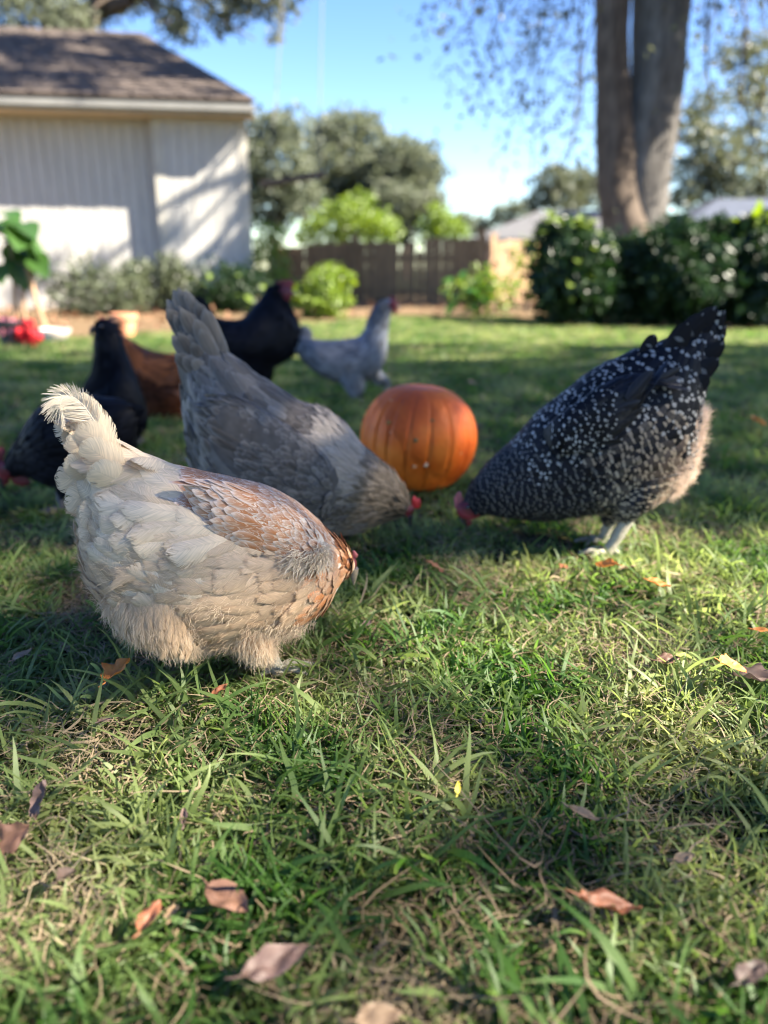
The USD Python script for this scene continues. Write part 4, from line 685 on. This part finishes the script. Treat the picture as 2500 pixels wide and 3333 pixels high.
far_tree('slender_tree', 'airy tree at the right edge of the view with olive and brown leaves', 34, 2500, [(2480, 180, 70), (2520, 300, 100), (2440, 300, 60), (2480, 470, 90), (2520, 600, 90), (2430, 620, 60), (2400, 180, 50)], M_autumn, rng, 420, (.15, .36), .16)
def shrub(name, label, cat_, Y, lumps, m, rng, per=500, leaf=(.05, .1), group=None, aspect=.5, big=0, bigm=None, bigsize=(.1, .16)):
    s = Y / F; cs = [at_y(x, y, Y + rng.uniform(-.5, .5) * r * s) for x, y, r in lumps]; rs = [r * s for _, _, r in lumps]; base = np.mean(cs, 0) * [1, 1, 0]; t = thing(name, label, cat_, base, group)
    obj('stem', cat([limb(base + [rng.normal(0, .05), rng.normal(0, .05), 0], c, .014, .005, rng, amp=.15) for c in cs]), M_bark2, t)
    P = puffs(cs, rs, per, rng, .9); P[:, 2] = np.maximum(P[:, 2], .03); tag(obj('foliage', leaf_cloud(P, rng, leaf, aspect), m, t), kind='stuff')
    for k in range(big):   # the broad leaves that can be told apart
        c, r = cs[k % len(cs)], rs[k % len(cs)]; d = unit(rng.normal(0, 1, 3) + [0, -.9, .5]); p = c + d * r * .95; p[2] = max(p[2], .05); obj('leaf', broad_leaf(p, d, rng.uniform(*bigsize), rng), bigm or m, t, smooth=True)
def broad_leaf(p, d, L, rng, aspect=.55, nu=7, nv=5, bow=.25, fold=.2, notch=0.0):
    t = unit(np.asarray(d) * [1, 1, .3] + [0, 0, rng.uniform(-.5, .2)] + rng.normal(0, .2, 3)); n = unit(np.array([0, 0, 1.]) + rng.normal(0, .3, 3)); n = unit(n - t * (t @ n)); b = np.cross(n, t)
    u, v = np.linspace(0, 1, nu), np.linspace(-1, 1, nv); U, V = np.meshgrid(u, v, indexing='ij'); w = np.sin(np.pi * np.clip(U * .96 + .03, 0, 1) ** .75) ** .8 * aspect * L / 2
    X = p + t * (U * L)[..., None] + b * (V * w)[..., None] + n * (-bow * L * U ** 2 + fold * np.abs(V) * w)[..., None]
    i, j = np.meshgrid(np.arange(nu - 1), np.arange(nv - 1), indexing='ij'); a = (i * nv + j).ravel(); return X.reshape(-1, 3), np.stack([a, a + nv, a + nv + 1, a + 1], 1)
rng = hen_rng(31)
shrub('shrub', 'loose grey-green shrub in front of the left part of the house wall', 'shrub', 9.6, [(230, 950, 90), (330, 930, 100), (300, 1010, 80), (410, 960, 80)], M_shrub, rng, 520)
shrub('shrub', 'pale olive shrub below the corner of the house wall', 'shrub', 10.2, [(500, 930, 90), (580, 940, 90), (450, 900, 60), (560, 880, 50), (620, 990, 70)], M_shrub, rng, 520)
shrub('shrub', 'rounded dark green shrub at the right corner of the house', 'shrub', 10.0, [(720, 930, 90), (790, 940, 90), (740, 1000, 90), (690, 980, 70)], M_gloss, rng, 600, big=14, bigm=M_lime)
shrub('shrub', 'narrow upright yellow-green shrub between the house corner and the fence', 'shrub', 11.4, [(880, 780, 60), (870, 860, 80), (890, 930, 70), (930, 960, 60)], M_lime, rng, 380)
shrub('shrub', 'sunlit lime green shrub in front of the dark fence', 'shrub', 8.8, [(1050, 920, 60), (1010, 970, 70), (1080, 980, 60), (1100, 900, 45), (1040, 1030, 60)], M_lime, rng, 260, (.05, .11), big=10, bigm=M_lime)
shrub('shrub', 'broad lime green shrub showing above the middle of the dark fence', 'shrub', 17, [(1080, 730, 70), (1160, 700, 75), (1240, 740, 70), (1010, 760, 50), (1170, 770, 80)], M_lime, rng, 420, (.08, .18))
shrub('shrub', 'small lime green shrub showing above the right part of the dark fence', 'shrub', 18, [(1430, 710, 50), (1410, 750, 50), (1480, 750, 45)], M_lime, rng, 300, (.08, .18))
shrub('shrub', 'yellowish thin shrub in front of the light fence', 'shrub', 9.6, [(1720, 820, 60), (1760, 870, 70), (1700, 900, 60), (1770, 790, 50)], M_lime, rng, 100, (.05, .1))
shrub('garden_plant', 'low plant with broad bright leaves at the bed in front of the light fence', 'plant', 8.9, [(1500, 950, 50), (1570, 920, 60), (1630, 950, 50), (1560, 985, 50)], M_lime, rng, 120, (.05, .1), big=36, bigm=M_big, bigsize=(.12, .2))
G = 'glossy dark shrubs in the bed under the twin tree'
for k, (lab, lumps, mm) in enumerate((('glossy shrub with a yellow-green top at the left end of the dark hedge', [(1830, 790, 90), (1880, 860, 110), (1850, 950, 110), (1920, 1000, 90), (1790, 900, 60)], M_gloss), ('dark glossy shrub right below the twin trunk', [(2010, 850, 100), (2080, 920, 120), (2000, 980, 110), (2120, 1000, 90)], M_gloss),
        ('dark glossy shrub just right of the twin trunk', [(2180, 820, 100), (2240, 900, 120), (2200, 990, 100)], M_gloss), ('dark shrub with large pale leaves near the right edge', [(2350, 800, 90), (2390, 890, 110), (2340, 980, 110)], M_gloss), ('dark glossy shrub with reddish top leaves at the right edge of the view', [(2470, 790, 90), (2520, 880, 120), (2480, 980, 110)], M_gloss))):
    lumps = lumps + [(lumps[0][0] + rng.uniform(-90, 90), lumps[0][1] - rng.uniform(25, 70), rng.uniform(14, 30)) for _ in range(5)] + [(lumps[-1][0] + rng.uniform(-80, 80), lumps[-1][1] + rng.uniform(10, 60), rng.uniform(20, 40)) for _ in range(3)]
    shrub('hedge_shrub', lab, 'shrub', 7.9 + .25 * (k % 2), lumps, mm, rng, 400, (.06, .12), G, big=(80 if k in (0, 4) else 45), bigm=(M_lime if k in (0, 4) else M_gloss), bigsize=(.09, .16))

# --- the twin-trunk tree
rng = hen_rng(32)
def trunk_px(st, Y, n=60, sides=28, seed=1):
    c = np.array([at_y(x, y, Y) for x, y, w in st]); r = np.array([w * Y / F / 2 * 1.02 for _, _, w in st]); A = cr(np.hstack([c, r[:, None]]), n); th = np.linspace(0, 2 * np.pi, sides, endpoint=False); T, S = np.meshgrid(th, np.arange(n))
    q = meshkit.fbm(np.stack([np.cos(T) * 2.2, np.sin(T) * 2.2, S * .12], -1), 4, seed); rr = A[:, 3:4] * (.84 + .32 * q); v = A[:, None, :3] + np.stack([np.cos(T) * rr, np.sin(T) * rr, 0 * T], -1); return tubeish(v)
YT = 10.9; TB = at_y(2075, 800, YT) * [1, 1, 0]
twin = thing('twin_trunk_tree', 'tall tree with two grey trunks rising from the dark shrubs', 'tree', TB)
obj('trunk', trunk_px([(2045, 930, 200), (2040, 780, 150), (2012, 640, 122), (2002, 480, 108), (1996, 300, 96), (1992, 120, 94), (1992, -80, 94), (1985, -500, 92), (1960, -1100, 70)], YT), M_bark2, twin, smooth=60)
obj('trunk', trunk_px([(2085, 930, 215), (2085, 780, 170), (2092, 640, 152), (2108, 480, 150), (2136, 300, 146), (2150, 120, 148), (2154, -80, 150), (2170, -500, 130), (2230, -1100, 90)], YT + .16, seed=7), M_bark, twin, smooth=60)
tw, lf = [], []
def spray(a, b, c, rng, r=.02, per=60, spread=.34):
    p = cr(np.array([a, (np.asarray(a) + b) / 2 + [0, 0, .25], b, (np.asarray(b) + c) / 2 + rng.normal(0, .08, 3), c]), 22); tw.append(tube(p, np.linspace(r * 1.3, .005, 22), 6))
    for i in range(8, 22, 2):
        q = p[i] + rng.normal(0, .18, 3) + [0, 0, -.2]; tw.append(tube(np.linspace(p[i], q, 4), np.linspace(.006, .002, 4), 4)); lf.append(p[i] + (q - p[i]) * rng.uniform(0, 1.2, (per // 7, 1)) + rng.normal(0, spread, (per // 7, 3)))
tops = [at_y(1990, -420, YT), at_y(2190, -420, YT)]
for (x, y, x2, y2) in ((1900, -250, 1880, 120), (1820, -300, 1800, 60), (1740, -260, 1700, 230), (1660, -250, 1600, 180), (1560, -200, 1510, 60), (1800, -100, 1640, 480), (1850, 60, 1760, 420), (1900, 180, 1850, 520), (1700, -60, 1560, 330), (1620, -160, 1490, 120), (1880, 300, 1800, 560), (1760, -160, 1730, 560)):
    spray(tops[0] + rng.normal(0, .2, 3), at_y(x, y, YT + rng.uniform(-1.5, 1.5)), at_y(x2, y2, YT + rng.uniform(-1.5, 1.5)), rng, per=120)
for (x, y, x2, y2) in ((2300, -250, 2330, 60), (2400, -250, 2440, 160), (2480, -200, 2510, 240), (2330, -60, 2290, 260), (2420, 20, 2400, 420), (2520, 60, 2480, 420), (2300, 120, 2340, 420)):
    spray(tops[1] + rng.normal(0, .2, 3), at_y(x, y, YT + rng.uniform(-1.5, 1.5)), at_y(x2, y2, YT + rng.uniform(-1.5, 1.5)), rng, per=130)
obj('twigs', cat(tw), M_bark2, twin); obj('hanging_leaves', leaf_cloud(np.vstack(lf), rng, (.07, .13), .5), M_autumn, twin)
hc = [TB + np.array([rng.uniform(2.2, 4.5), rng.uniform(-2.2, -.4), rng.uniform(6.3, 8.0)]) for _ in range(16)]; hr = [rng.uniform(.5, .95) for _ in hc]
for k in range(34):   # boughs reaching out over the house
    q = a_ + (d_ - a_) * rng.uniform(.05, .9) + HU * rng.uniform(2.5, 9.3) if k < 29 else hp(rng.uniform(-2.5, 0), 0, rng.uniform(.3, 2.0)); hc.append(q + SUN * ((rng.uniform(8.6, 11.5) - q[2]) / SUN[2])); hr.append(rng.uniform(.22, .55) if k < 29 else rng.uniform(.12, .2))
obj('limbs', cat([limb(tops[k % 2] + [0, 0, rng.uniform(0, 1)], c, .08, .015, rng, amp=.2) for k, c in enumerate(hc)]), M_bark2, twin, smooth=60)
obj('crown', leaf_cloud(puffs(hc, hr, 620, rng), rng, (.08, .14), .55), M_autumn, twin)

# --- the oak over the house: foliage seen along the top of the picture
rng = hen_rng(33); tw, lf = [], []
OB = np.array([-7.5, 17.5, 0.]); oak = thing('oak_tree', 'oak whose leafy boughs hang over the house roof at the top left', 'tree', OB); O1 = OB + [1.2, -.4, 5.2]
obj('trunk', limb(OB - [0, 0, .2], O1, .5, .34, rng, amp=.05), M_bark, oak, smooth=60)
YO = 15.6; cs, rs = [], []
for (x, y, r) in ((40, 50, 70), (130, 30, 70), (230, 60, 70), (330, 20, 70), (180, -80, 110), (60, -60, 110), (420, -50, 100), (520, 0, 60), (560, 60, 55), (600, 110, 45), (680, 10, 60), (760, 30, 60), (720, 80, 45), (860, 10, 60), (800, -60, 80), (920, 30, 45), (900, 110, 30), (950, -70, 70), (300, 90, 40), (640, -80, 90), (1000, -160, 90)):
    cs.append(at_y(x, y, YO + rng.uniform(-1, 1))); rs.append(r * YO / F)
boughs = [limb(O1 - [0, 0, .2], at_y(430, -30, YO), .3, .12, rng, amp=.12), limb(at_y(430, -30, YO), at_y(980, -150, YO), .12, .05, rng, amp=.15), limb(at_y(300, 130, YO), at_y(330, -60, YO), .05, .08, rng), limb(at_y(430, -40, YO), at_y(600, 130, YO), .07, .02, rng)]
obj('limbs', cat(boughs + [limb(at_y(500, -90, YO), c, .05, .012, rng, amp=.2) for c in cs]), M_bark2, oak, smooth=60)
obj('crown', leaf_cloud(puffs(cs, rs, 260, rng), rng, (.09, .18), .45), M_oak, oak)

# ------------------------------------------------------------------ the tree to the right of the picture whose shade lies on the lawn
rng = hen_rng(34); k = 120000
gx, gy = rng.uniform(-5.5, 4.5, k), rng.uniform(-1.2, 5.6, k)
def sunny(x, y):
    """how open the crown is towards the sun over a point of the lawn"""
    w = meshkit.fbm(np.stack([x * 3.6, y * 4.6, x * 0], -1), 2, 77); core = np.clip(1.9 - np.hypot((x - .95) / .62, (y - 1.33) / .20) ** 2, 0, 1); mid = np.clip(1.7 - np.hypot((x - .62) / .66, (y - 1.06) / .30) ** 2, 0, 1) * (.62 + .38 * np.clip((w - .40) * 6, 0, 1)); mid = np.maximum(mid, np.clip(1.6 - np.hypot((x - .42) / .2, (y - 1.54) / .10) ** 2, 0, 1))
    left = np.clip(1.2 - np.hypot((x + .88) / .30, (y - 1.25) / .3) ** 2, 0, 1) * np.clip((w - .42) * 5, 0, 1) * .55; far_ = np.clip((y - 4.5) * 2, 0, 1) * np.clip((w - .3) * 6, 0, 1)
    fl = .5 * np.clip((w - .50) * 6, 0, 1) * (y < .95); return np.maximum.reduce([core, mid, left, far_, fl])
acc = rng.uniform(0, 1, k) < (1 - sunny(gx, gy)) ** 2 * .62; gx, gy = gx[acc], gy[acc]; k = len(gx)
hz = 7.2 + 2.4 * meshkit.noise(np.stack([gx * .6, gy * .6, gx * 0], -1), 12) + rng.uniform(-.35, .35, k); P = np.stack([gx, gy, 0 * gx], 1) + SUN * (hz / SUN[2])[:, None]
SB = np.array([11.5, 4.6, 0.]); shade = thing('shade_tree', 'leafy tree standing to the right of the lawn, casting the dappled shade', 'tree', SB)
near_ = np.nonzero(gy < .6)[0]; obj('crown', leaf_cloud(P, rng, (.08, .125), .6), M_oak, shade); fork = SB + [-.8, -.2, 4.6]
obj('trunk', limb(SB - [0, 0, .2], fork, .26, .2, rng, amp=.05), M_bark, shade, smooth=60)
obj('limbs', cat([limb(fork, P[j], .14, .012, rng, amp=.18) for j in np.nonzero(gy > 2.0)[0][::max(1, k // 30)]] + [limb(fork, P[near_][0] * [0, 1, 1] + [P[near_][:, 0].max(), 0, 0], .12, .05, rng, amp=.1)]), M_bark2, shade, smooth=60)

# ------------------------------------------------------------------ neighbours' houses
M_roofg = noisy('grey_roof', (.065, .063, .065), (.10, .098, .10), scale=6, rough=.9); M_roofb = noisy('blue_grey_roof', (.035, .043, .066), (.06, .07, .098), scale=6, rough=.85); M_brick = noisy('pink_brick', (.24, .16, .12), (.32, .22, .17), scale=9, rough=.9)
M_glass = plain('window_glass', (.03, .04, .05), .08, .8)
def neighbour(label, Y, eave, ridge, m, depth=4):
    (x0, y0), (x1, y1) = eave; (rx0, ry0), (rx1, ry1) = ridge; a, b = at_y(x0, y0, Y), at_y(x1, y1, Y); b[2] = a[2]; c, d = at_y(rx1, ry1, Y + depth), at_y(rx0, ry0, Y + depth); d[2] = c[2]; e, f = b + [0, 2 * depth, 0], a + [0, 2 * depth, 0]; z = [0, 0, .15]
    t = thing('neighbour_house', label, 'house', (a + b) / 2 * [1, 1, 0]); V = [a, b, c, d, e, f] + [q - z for q in (a, b, c, d, e, f)]
    obj('roof', (np.array(V), np.array([[0, 1, 2, 3], [1, 4, 2, 2], [4, 5, 3, 2], [5, 0, 3, 3], [0, 6, 7, 1], [1, 7, 10, 4], [4, 10, 11, 5], [5, 11, 6, 0], [6, 11, 10, 7]])), m, t)
    w0, w1 = a[0] + .4, b[0] - .4; obj('wall', box(((w0 + w1) / 2, Y + depth, (a[2] - .16) / 2), (w1 - w0, 2 * depth - .8, a[2] - .16)), M_brick, t)
    for q in np.linspace(w0, w1, 5)[1:-1]: wd = obj('window', box((q, Y + .38, a[2] - 1.0), (.9, .06, 1.0)), M_trim, t); obj('pane', box((q, Y + .345, a[2] - 1.0), (.78, .02, .88)), M_glass, wd)
neighbour('neighbouring house with a low grey roof above the light fence', 27, ((1540, 775), (2080, 778)), ((1760, 682), (2000, 684)), M_roofg)
neighbour('neighbouring house with a blue-grey roof right of the twin trunk', 25, ((2190, 770), (2620, 762)), ((2335, 650), (2560, 646)), M_roofb)

# ------------------------------------------------------------------ small things by the house
rng = hen_rng(35)
sw = thing('swing', 'dark wooden swing plank hanging on two ropes before the oaks', 'swing', at_y(955, 583, 12))
p0, p1 = at_y(850, 600, 12), at_y(1060, 566, 12); rot = np.eye(4); rot[:3, 0] = unit(p1 - p0); rot[:3, 1] = [0, 1, 0]; rot[:3, 2] = np.cross(rot[:3, 0], [0, 1., 0]); obj('plank', box((p0 + p1) / 2, (np.linalg.norm(p1 - p0), .25, .07), rot), noisy('dark_plank', (.04, .032, .03), (.08, .065, .06), scale=12), sw)
for p in (p0 + (p1 - p0) * .12, p0 + (p1 - p0) * .88): obj('rope', limb(p, p + [rng.normal(0, .05), 3.4, 4.4], .009, .009, rng, amp=.01), plain('rope', (.12, .11, .1), .9), sw)
M_big2 = leafy('dark_broad_leaf', [(0, (.03, .075, .012)), (1, (.065, .14, .02))], trans=.3, rough=.45); PL = ground_at(50, 1085); big = thing('broad_leaf_plant', 'plant with very large drooping green leaves on brown stems at the left edge', 'plant', PL)
for x0, x1, y1 in ((20, 30, 760), (55, 70, 800), (120, 60, 790)): obj('stem', limb(at_y(x0 + 30, 1060, PL[1]) * [1, 1, 0], at_y(x1, y1, PL[1]), .026, .016, rng, amp=.05), noisy('brown_stem', (.24, .14, .08), (.36, .22, .13), scale=20), big, smooth=60)
for (x, y, dx, dz, L) in ((40, 745, .9, .2, .34), (20, 740, -.7, .3, .34), (50, 770, .75, -.6, .36), (30, 790, .2, -.4, .34), (60, 800, .95, -.15, .34), (0, 860, .5, .1, .22), (80, 840, .8, -.9, .26), (10, 690, .3, .8, .26), (-30, 820, -.4, -.3, .3), (70, 760, .5, -.1, .34), (90, 790, .8, -.7, .3), (10, 780, .6, -.5, .36), (60, 730, .6, .4, .3), (110, 830, .5, -1, .26), (40, 830, .3, -.8, .3), (0, 720, .8, 0, .32)):
    obj('leaf', broad_leaf(at_y(x, y, PL[1] + rng.uniform(-.15, .15)), [dx, -.35, dz], L, rng, aspect=.75, bow=.35, nu=9), M_big2, big, smooth=True)
FP = ground_at(50, 1128); fp = thing('flower_pot', 'dark pot with red and pink flowers beside the broad-leaved plant', 'flower pot', FP)
obj('pot', trimesh.creation.revolve([(0, 0), (.085, 0), (.12, .16), (.13, .16), (.13, .19), (.11, .19), (.105, .15), (0, .15)], sections=28).apply_translation(FP), plain('dark_pot', (.02, .02, .022), .4), fp, smooth=40)
M_petal = plain('red_petal', (.36, .012, .02), .5, .3); M_petal2 = plain('pink_petal', (.36, .12, .17), .5, .3)
for (x, y, r, m_, k) in ((90, 1086, .08, M_petal, 120), (66, 1068, .05, M_petal, 50), (36, 1062, .075, M_petal2, 90)):
    c = at_y(x, y, FP[1] - .05); P = c + unit(rng.normal(0, 1, (k, 3))) * r * rng.uniform(.5, 1, (k, 1)); obj('flower', leaf_cloud(P, rng, (.035, .06), .9), m_, fp); obj('stem', limb(FP + [0, 0, .15], c, .006, .004, rng), M_shrub, fp)
WB = ground_at(172, 1106); tag(obj('bowl', trimesh.creation.revolve([(0, .0), (.09, .0), (.14, .05), (.145, .085), (.135, .085), (.125, .05), (.08, .02), (0, .02)], sections=36).apply_translation(WB), plain('white_bowl', (.5, .43, .40), .35), smooth=40), 'white bowl on the lawn edge right of the flower pot', 'bowl')
TP = ground_at(410, 1092); tp = thing('terracotta_pot', 'orange terracotta pot behind the upright black hen', 'pot', TP)
obj('pot', trimesh.creation.revolve([(0, 0), (.07, 0), (.095, .14), (.11, .14), (.11, .18), (.092, .18), (.088, .13), (0, .13)], sections=32).apply_translation(TP), noisy('terracotta', (.48, .18, .09), (.6, .27, .15), scale=14), tp, smooth=40); tag(obj('soil', trimesh.creation.cylinder(.085, .01, sections=24).apply_translation(TP + [0, 0, .14]), M_ground, tp))
Pm = []
while len(Pm) < 1500:
    x, y = rng.uniform(-7, 7), rng.uniform(6.4, 12)
    if y > edge_y(x) - .5 and (y > edge_y(x) or rng.uniform() < .3): Pm.append((x, y, .05))
tag(obj('leaf_litter', leaf_cloud(np.array(Pm), rng, (.05, .1), .6, up=2), leafy('litter', [(0, (.16, .08, .04)), (.6, (.34, .20, .11)), (1, (.46, .34, .22))], trans=.1, rough=.8)), 'dry brown leaves strewn over the mulch bed', 'leaf litter', kind='stuff')

# ------------------------------------------------------------------ pumpkin
rng = hen_rng(36); PC = ground_at(1362, 1600); rad = 194 * np.linalg.norm(PC + [0, 0, .13] - EYE) / F * .99; hh = rad * 1.84
u, v = np.linspace(0, np.pi, 70), np.linspace(0, 2 * np.pi, 240, endpoint=False); U, Vv = np.meshgrid(u, v, indexing='ij'); groove = np.zeros_like(v)
for g in np.cumsum(rng.uniform(.24, .46, 18)) * 2 * np.pi / 6.4: groove += rng.uniform(.5, 1.2) * np.exp(-((np.angle(np.exp(1j * (v - g)))) / .026) ** 2)
rr = rad * (1 - .022 * groove[None] * 1.7 * np.sin(U) ** .5) * (np.abs(np.sin(U)) ** .9) * (1 + .02 * (meshkit.noise(np.stack([np.cos(Vv) * 1.5, np.sin(Vv) * 1.5, U], -1), 3) - .5))
zz = hh / 2 * (np.sign(np.cos(U)) * np.abs(np.cos(U)) ** .97) - .045 * rad * np.exp(-(U / .28) ** 2); pv = np.stack([rr * np.cos(Vv), rr * np.sin(Vv), zz], -1)
tilt = trimesh.transformations.rotation_matrix(R(5), [0, 1, 0])[:3, :3]; pv = pv @ tilt.T + PC + [0, rad * .25, hh / 2 - .004]
pump = thing('pumpkin', 'orange pumpkin on the grass between the grey hen and the barred hen', 'pumpkin', PC)
M_pump = mat('pumpkin_skin', {'g': ('geometry', {}), 'n': ('noise_texture', {'scale': 9, 'detail': 5}), 'r': ('rgb_ramp', {'ramp': [(.3, (.40, .062, .006)), (.5, (.58, .105, .009)), (.72, (.70, .18, .022))]}), 'f': ('noise_texture', {'scale': 90, 'detail': 3}), 'b': ('bump', {'strength': .5, 'distance': .003}),
    'v': ('voronoi_texture', {'scale': 26}), 'w': ('map_range', {'from_min': .03, 'from_max': .085, 'to_min': 1, 'to_max': 0, 'clamp': True}), 'x': ('mix_color', {'b': (.66, .36, .16)}), 'p': ('principled_bsdf', {'roughness': .5, 'specular_ior_level': .25})},
    [('g.position', 'n.vector'), ('n.fac', 'r.fac'), ('g.position', 'f.vector'), ('f.fac', 'b.height'), ('b.normal', 'p.normal'), ('g.position', 'v.vector'), ('v.distance', 'w.value'), ('w.result', 'x.fac'), ('r.color', 'x.a'), ('x.result', 'p.base_color')], 'p.BSDF')
pm = tubeish(pv); obj('shell', pm, M_pump, pump, smooth=True)
import trimesh.proximity
for (x, y, r, c) in ((1264, 1376, .006, (.25, .13, .02)), (1408, 1367, .005, (.2, .1, .02)), (1350, 1437, .006, (.14, .09, .02)), (1386, 1514, .006, (.75, .5, .3)), (1352, 1518, .005, (.7, .36, .15))):
    d = unit(ray(x, y)); q = pv.reshape(-1, 3); w = q - EYE; tt = w @ d; k = np.linalg.norm(w - tt[:, None] * d, axis=1) + (tt > np.median(tt)) * 9; p = q[np.argmin(k)]
    s = trimesh.creation.icosphere(2, 1.0); s.vertices = s.vertices * [r, r * .35, r * .9] + p; obj('blemish', s, plain('blemish_%d' % x, c, .6), pump, smooth=True)

# ------------------------------------------------------------------ fallen leaves, each where it lies
rng = hen_rng(37)
def leaf_mat(name, c1, c2): return mat(name, {'g': ('geometry', {}), 'n': ('noise_texture', {'scale': 55, 'detail': 4}), 'r': ('rgb_ramp', {'ramp': [(.3, c1), (.7, c2)]}), 'p': ('principled_bsdf', {'roughness': .55, 'specular_ior_level': .4}), 't': ('translucent_bsdf', {}), 'x': ('mix_closure', {'fac': .28})},
    [('g.position', 'n.vector'), ('n.fac', 'r.fac'), ('r.color', 'p.base_color'), ('r.color', 't.color'), ('p.BSDF', 'x.closure1'), ('t.BSDF', 'x.closure2')], 'x.closure')
ML = {'orange': leaf_mat('orange_leaf', (.42, .12, .02), (.6, .24, .06)), 'brown': leaf_mat('brown_leaf', (.10, .05, .032), (.20, .105, .07)), 'pink': leaf_mat('pinkish_leaf', (.11, .066, .052), (.21, .135, .112)), 'tan': leaf_mat('tan_leaf', (.19, .12, .07), (.33, .23, .14)), 'dark': leaf_mat('dark_leaf', (.05, .035, .03), (.12, .08, .065)), 'rust': leaf_mat('rust_leaf', (.15, .055, .028), (.26, .10, .05)), 'yellow': leaf_mat('yellow_leaf', (.62, .50, .05), (.72, .62, .12))}
def fallen(x, y, size, ang, m, label, aspect=.55, lobes=0.0, curl=.2, tilt=.25, lift=.02, name='fallen_leaf'):
    lift += .03 * (m == 'orange'); p = ground_at(x, y, lift + .008); L = size * .86 * np.linalg.norm(p - EYE) / F; nu, nv = 15, 9; u, v = np.linspace(0, 1, nu), np.linspace(-1, 1, nv); U, V = np.meshgrid(u, v, indexing='ij')
    w = np.sin(np.pi * np.clip(U, .015, .985) ** .8) ** .75 * aspect / 2 * (1 + lobes * np.sin(U * 17 + V * .6) + .05 * np.sin(U * 60)); f = curl * rng.uniform(.7, 1.3)
    X = np.stack([U - .5, V * w, f * np.abs(V) * w * 1.2 + .35 * f * (U - .5) ** 2 + .16 * (meshkit.noise(np.stack([U * 4.5, V * 2.2, U * 0 + x], -1), 3) - .5) + .25 * f * np.maximum(U - .6, 0)], -1).reshape(-1, 3) * L
    a = R(ang); e = rng.normal(0, 1, 2) * tilt; rot = trimesh.transformations.euler_matrix(e[0] + .12, e[1], a, 'sxyz')[:3, :3]
    i, j = np.meshgrid(np.arange(nu - 1), np.arange(nv - 1), indexing='ij'); k = (i * nv + j).ravel(); pts = X @ rot.T + p
    st = tube(np.array([[-.5, 0, 0], [-.62, .02, .01], [-.72, .06, .0]]) * L @ rot.T + p, [.0012, .001, .0008], 5)
    t = tag(obj(name, cat([trimesh.Trimesh(pts, np.vstack([np.stack([k, k + nv, k + nv + 1], 1), np.stack([k, k + nv + 1, k + 1], 1)]), process=False), st]), ML[m], smooth=True), label, 'leaf', None)
for a in ((385, 2185, 120, 60, 'orange', 'orange-brown lobed leaf just left of the cream hen\'s feet', .8, .22, .35, .4), (716, 2245, 70, 40, 'rust', 'small rust leaf in the shade right under the cream hen'), (135, 2600, 120, 70, 'pink', 'pinkish folded leaf near the left edge, above the brown one', .5, .1, .5, .5),
          (40, 2725, 130, 20, 'brown', 'brown crumpled leaf cut by the left edge', .7, .18, .4, .4), (211, 2860, 95, 80, 'dark', 'dark curled leaf in the grass at lower left', .5, .1, .8, .5), (740, 2925, 180, -35, 'brown', 'largest reddish brown pointed leaf in the foreground', .62, 0, .12, .3),
          (490, 2985, 115, 70, 'rust', 'oval brown leaf left of the big pointed one', .6, 0, .25, .3), (562, 2975, 100, 95, 'tan', 'pale tan leaf touching the oval brown leaf', .5, .05, .3, .4), (900, 3130, 230, 25, 'pink', 'long pinkish brown leaf lying at the bottom of the picture', .42, .05, .3, .15),
          (1985, 2940, 220, 4, 'rust', 'long reddish brown leaf standing on its edge at lower right', .36, 0, .3, .35), (1975, 1840, 110, 118, 'orange', 'bright orange curled leaf in the sun before the barred hen\'s feet', .42, .06, .5, .5), (2045, 1848, 60, 20, 'tan', 'small pale leaf right of the bright orange curled leaf'),
          (2145, 1900, 80, -10, 'orange', 'orange-red leaf alone in the sunlit grass', .6, .1, .35, .3), (1835, 1842, 60, 60, 'rust', 'little dark red leaf left of the barred hen\'s foot'), (1417, 1845, 75, -30, 'rust', 'small rust leaf in the grass below the pumpkin'), (2385, 2170, 110, 10, 'orange', 'orange leaf beside the dark leaf at the right edge', .8, .15, .3, .3),
          (2465, 2210, 150, -40, 'dark', 'dark torn leaf at the right edge', .75, .25, .35, .4), (2175, 2145, 85, 5, 'brown', 'brownish leaf in the sun left of the orange and dark pair'), (1195, 2030, 60, 70, 'pink', 'small pinkish leaf right of the cream hen\'s breast'), (345, 2340, 60, 60, 'pink', 'grey-pink leaf below the orange lobed leaf'),
          (1490, 2565, 60, 80, 'yellow', 'single yellow leaf in the middle of the lawn', .35, 0, .3, .3), (2470, 1372, 75, 20, 'orange', 'blurred orange leaf behind the barred hen at the right edge'), (2480, 2052, 60, -20, 'orange', 'orange leaf at the right edge above the dark torn leaf'), (1235, 3310, 150, 10, 'tan', 'tan leaf half cut off by the bottom edge'),
          (2450, 3170, 130, 30, 'dark', 'dark brown leaf in the lower right corner', .6, .1), (1560, 1385, 50, 0, 'pink', 'pale leaf on the shaded lawn right of the pumpkin'), (1540, 1245, 50, 30, 'pink', 'pale leaf on the lawn behind the pumpkin'), (1900, 2650, 110, -25, 'tan', 'dry straw-coloured leaf in the grass at right, below the sunny patch', .3, 0, .5, .3),
          (75, 2130, 70, 40, 'tan', 'light brown leaf at the left edge level with the cream hen\'s feet'), (600, 2660, 80, 100, 'pink', 'thin dusty pink leaf in the middle foreground', .35, 0, .5, .4), (2230, 2790, 70, 0, 'tan', 'cream bit of leaf at right in the foreground grass')):
    fallen(*a)
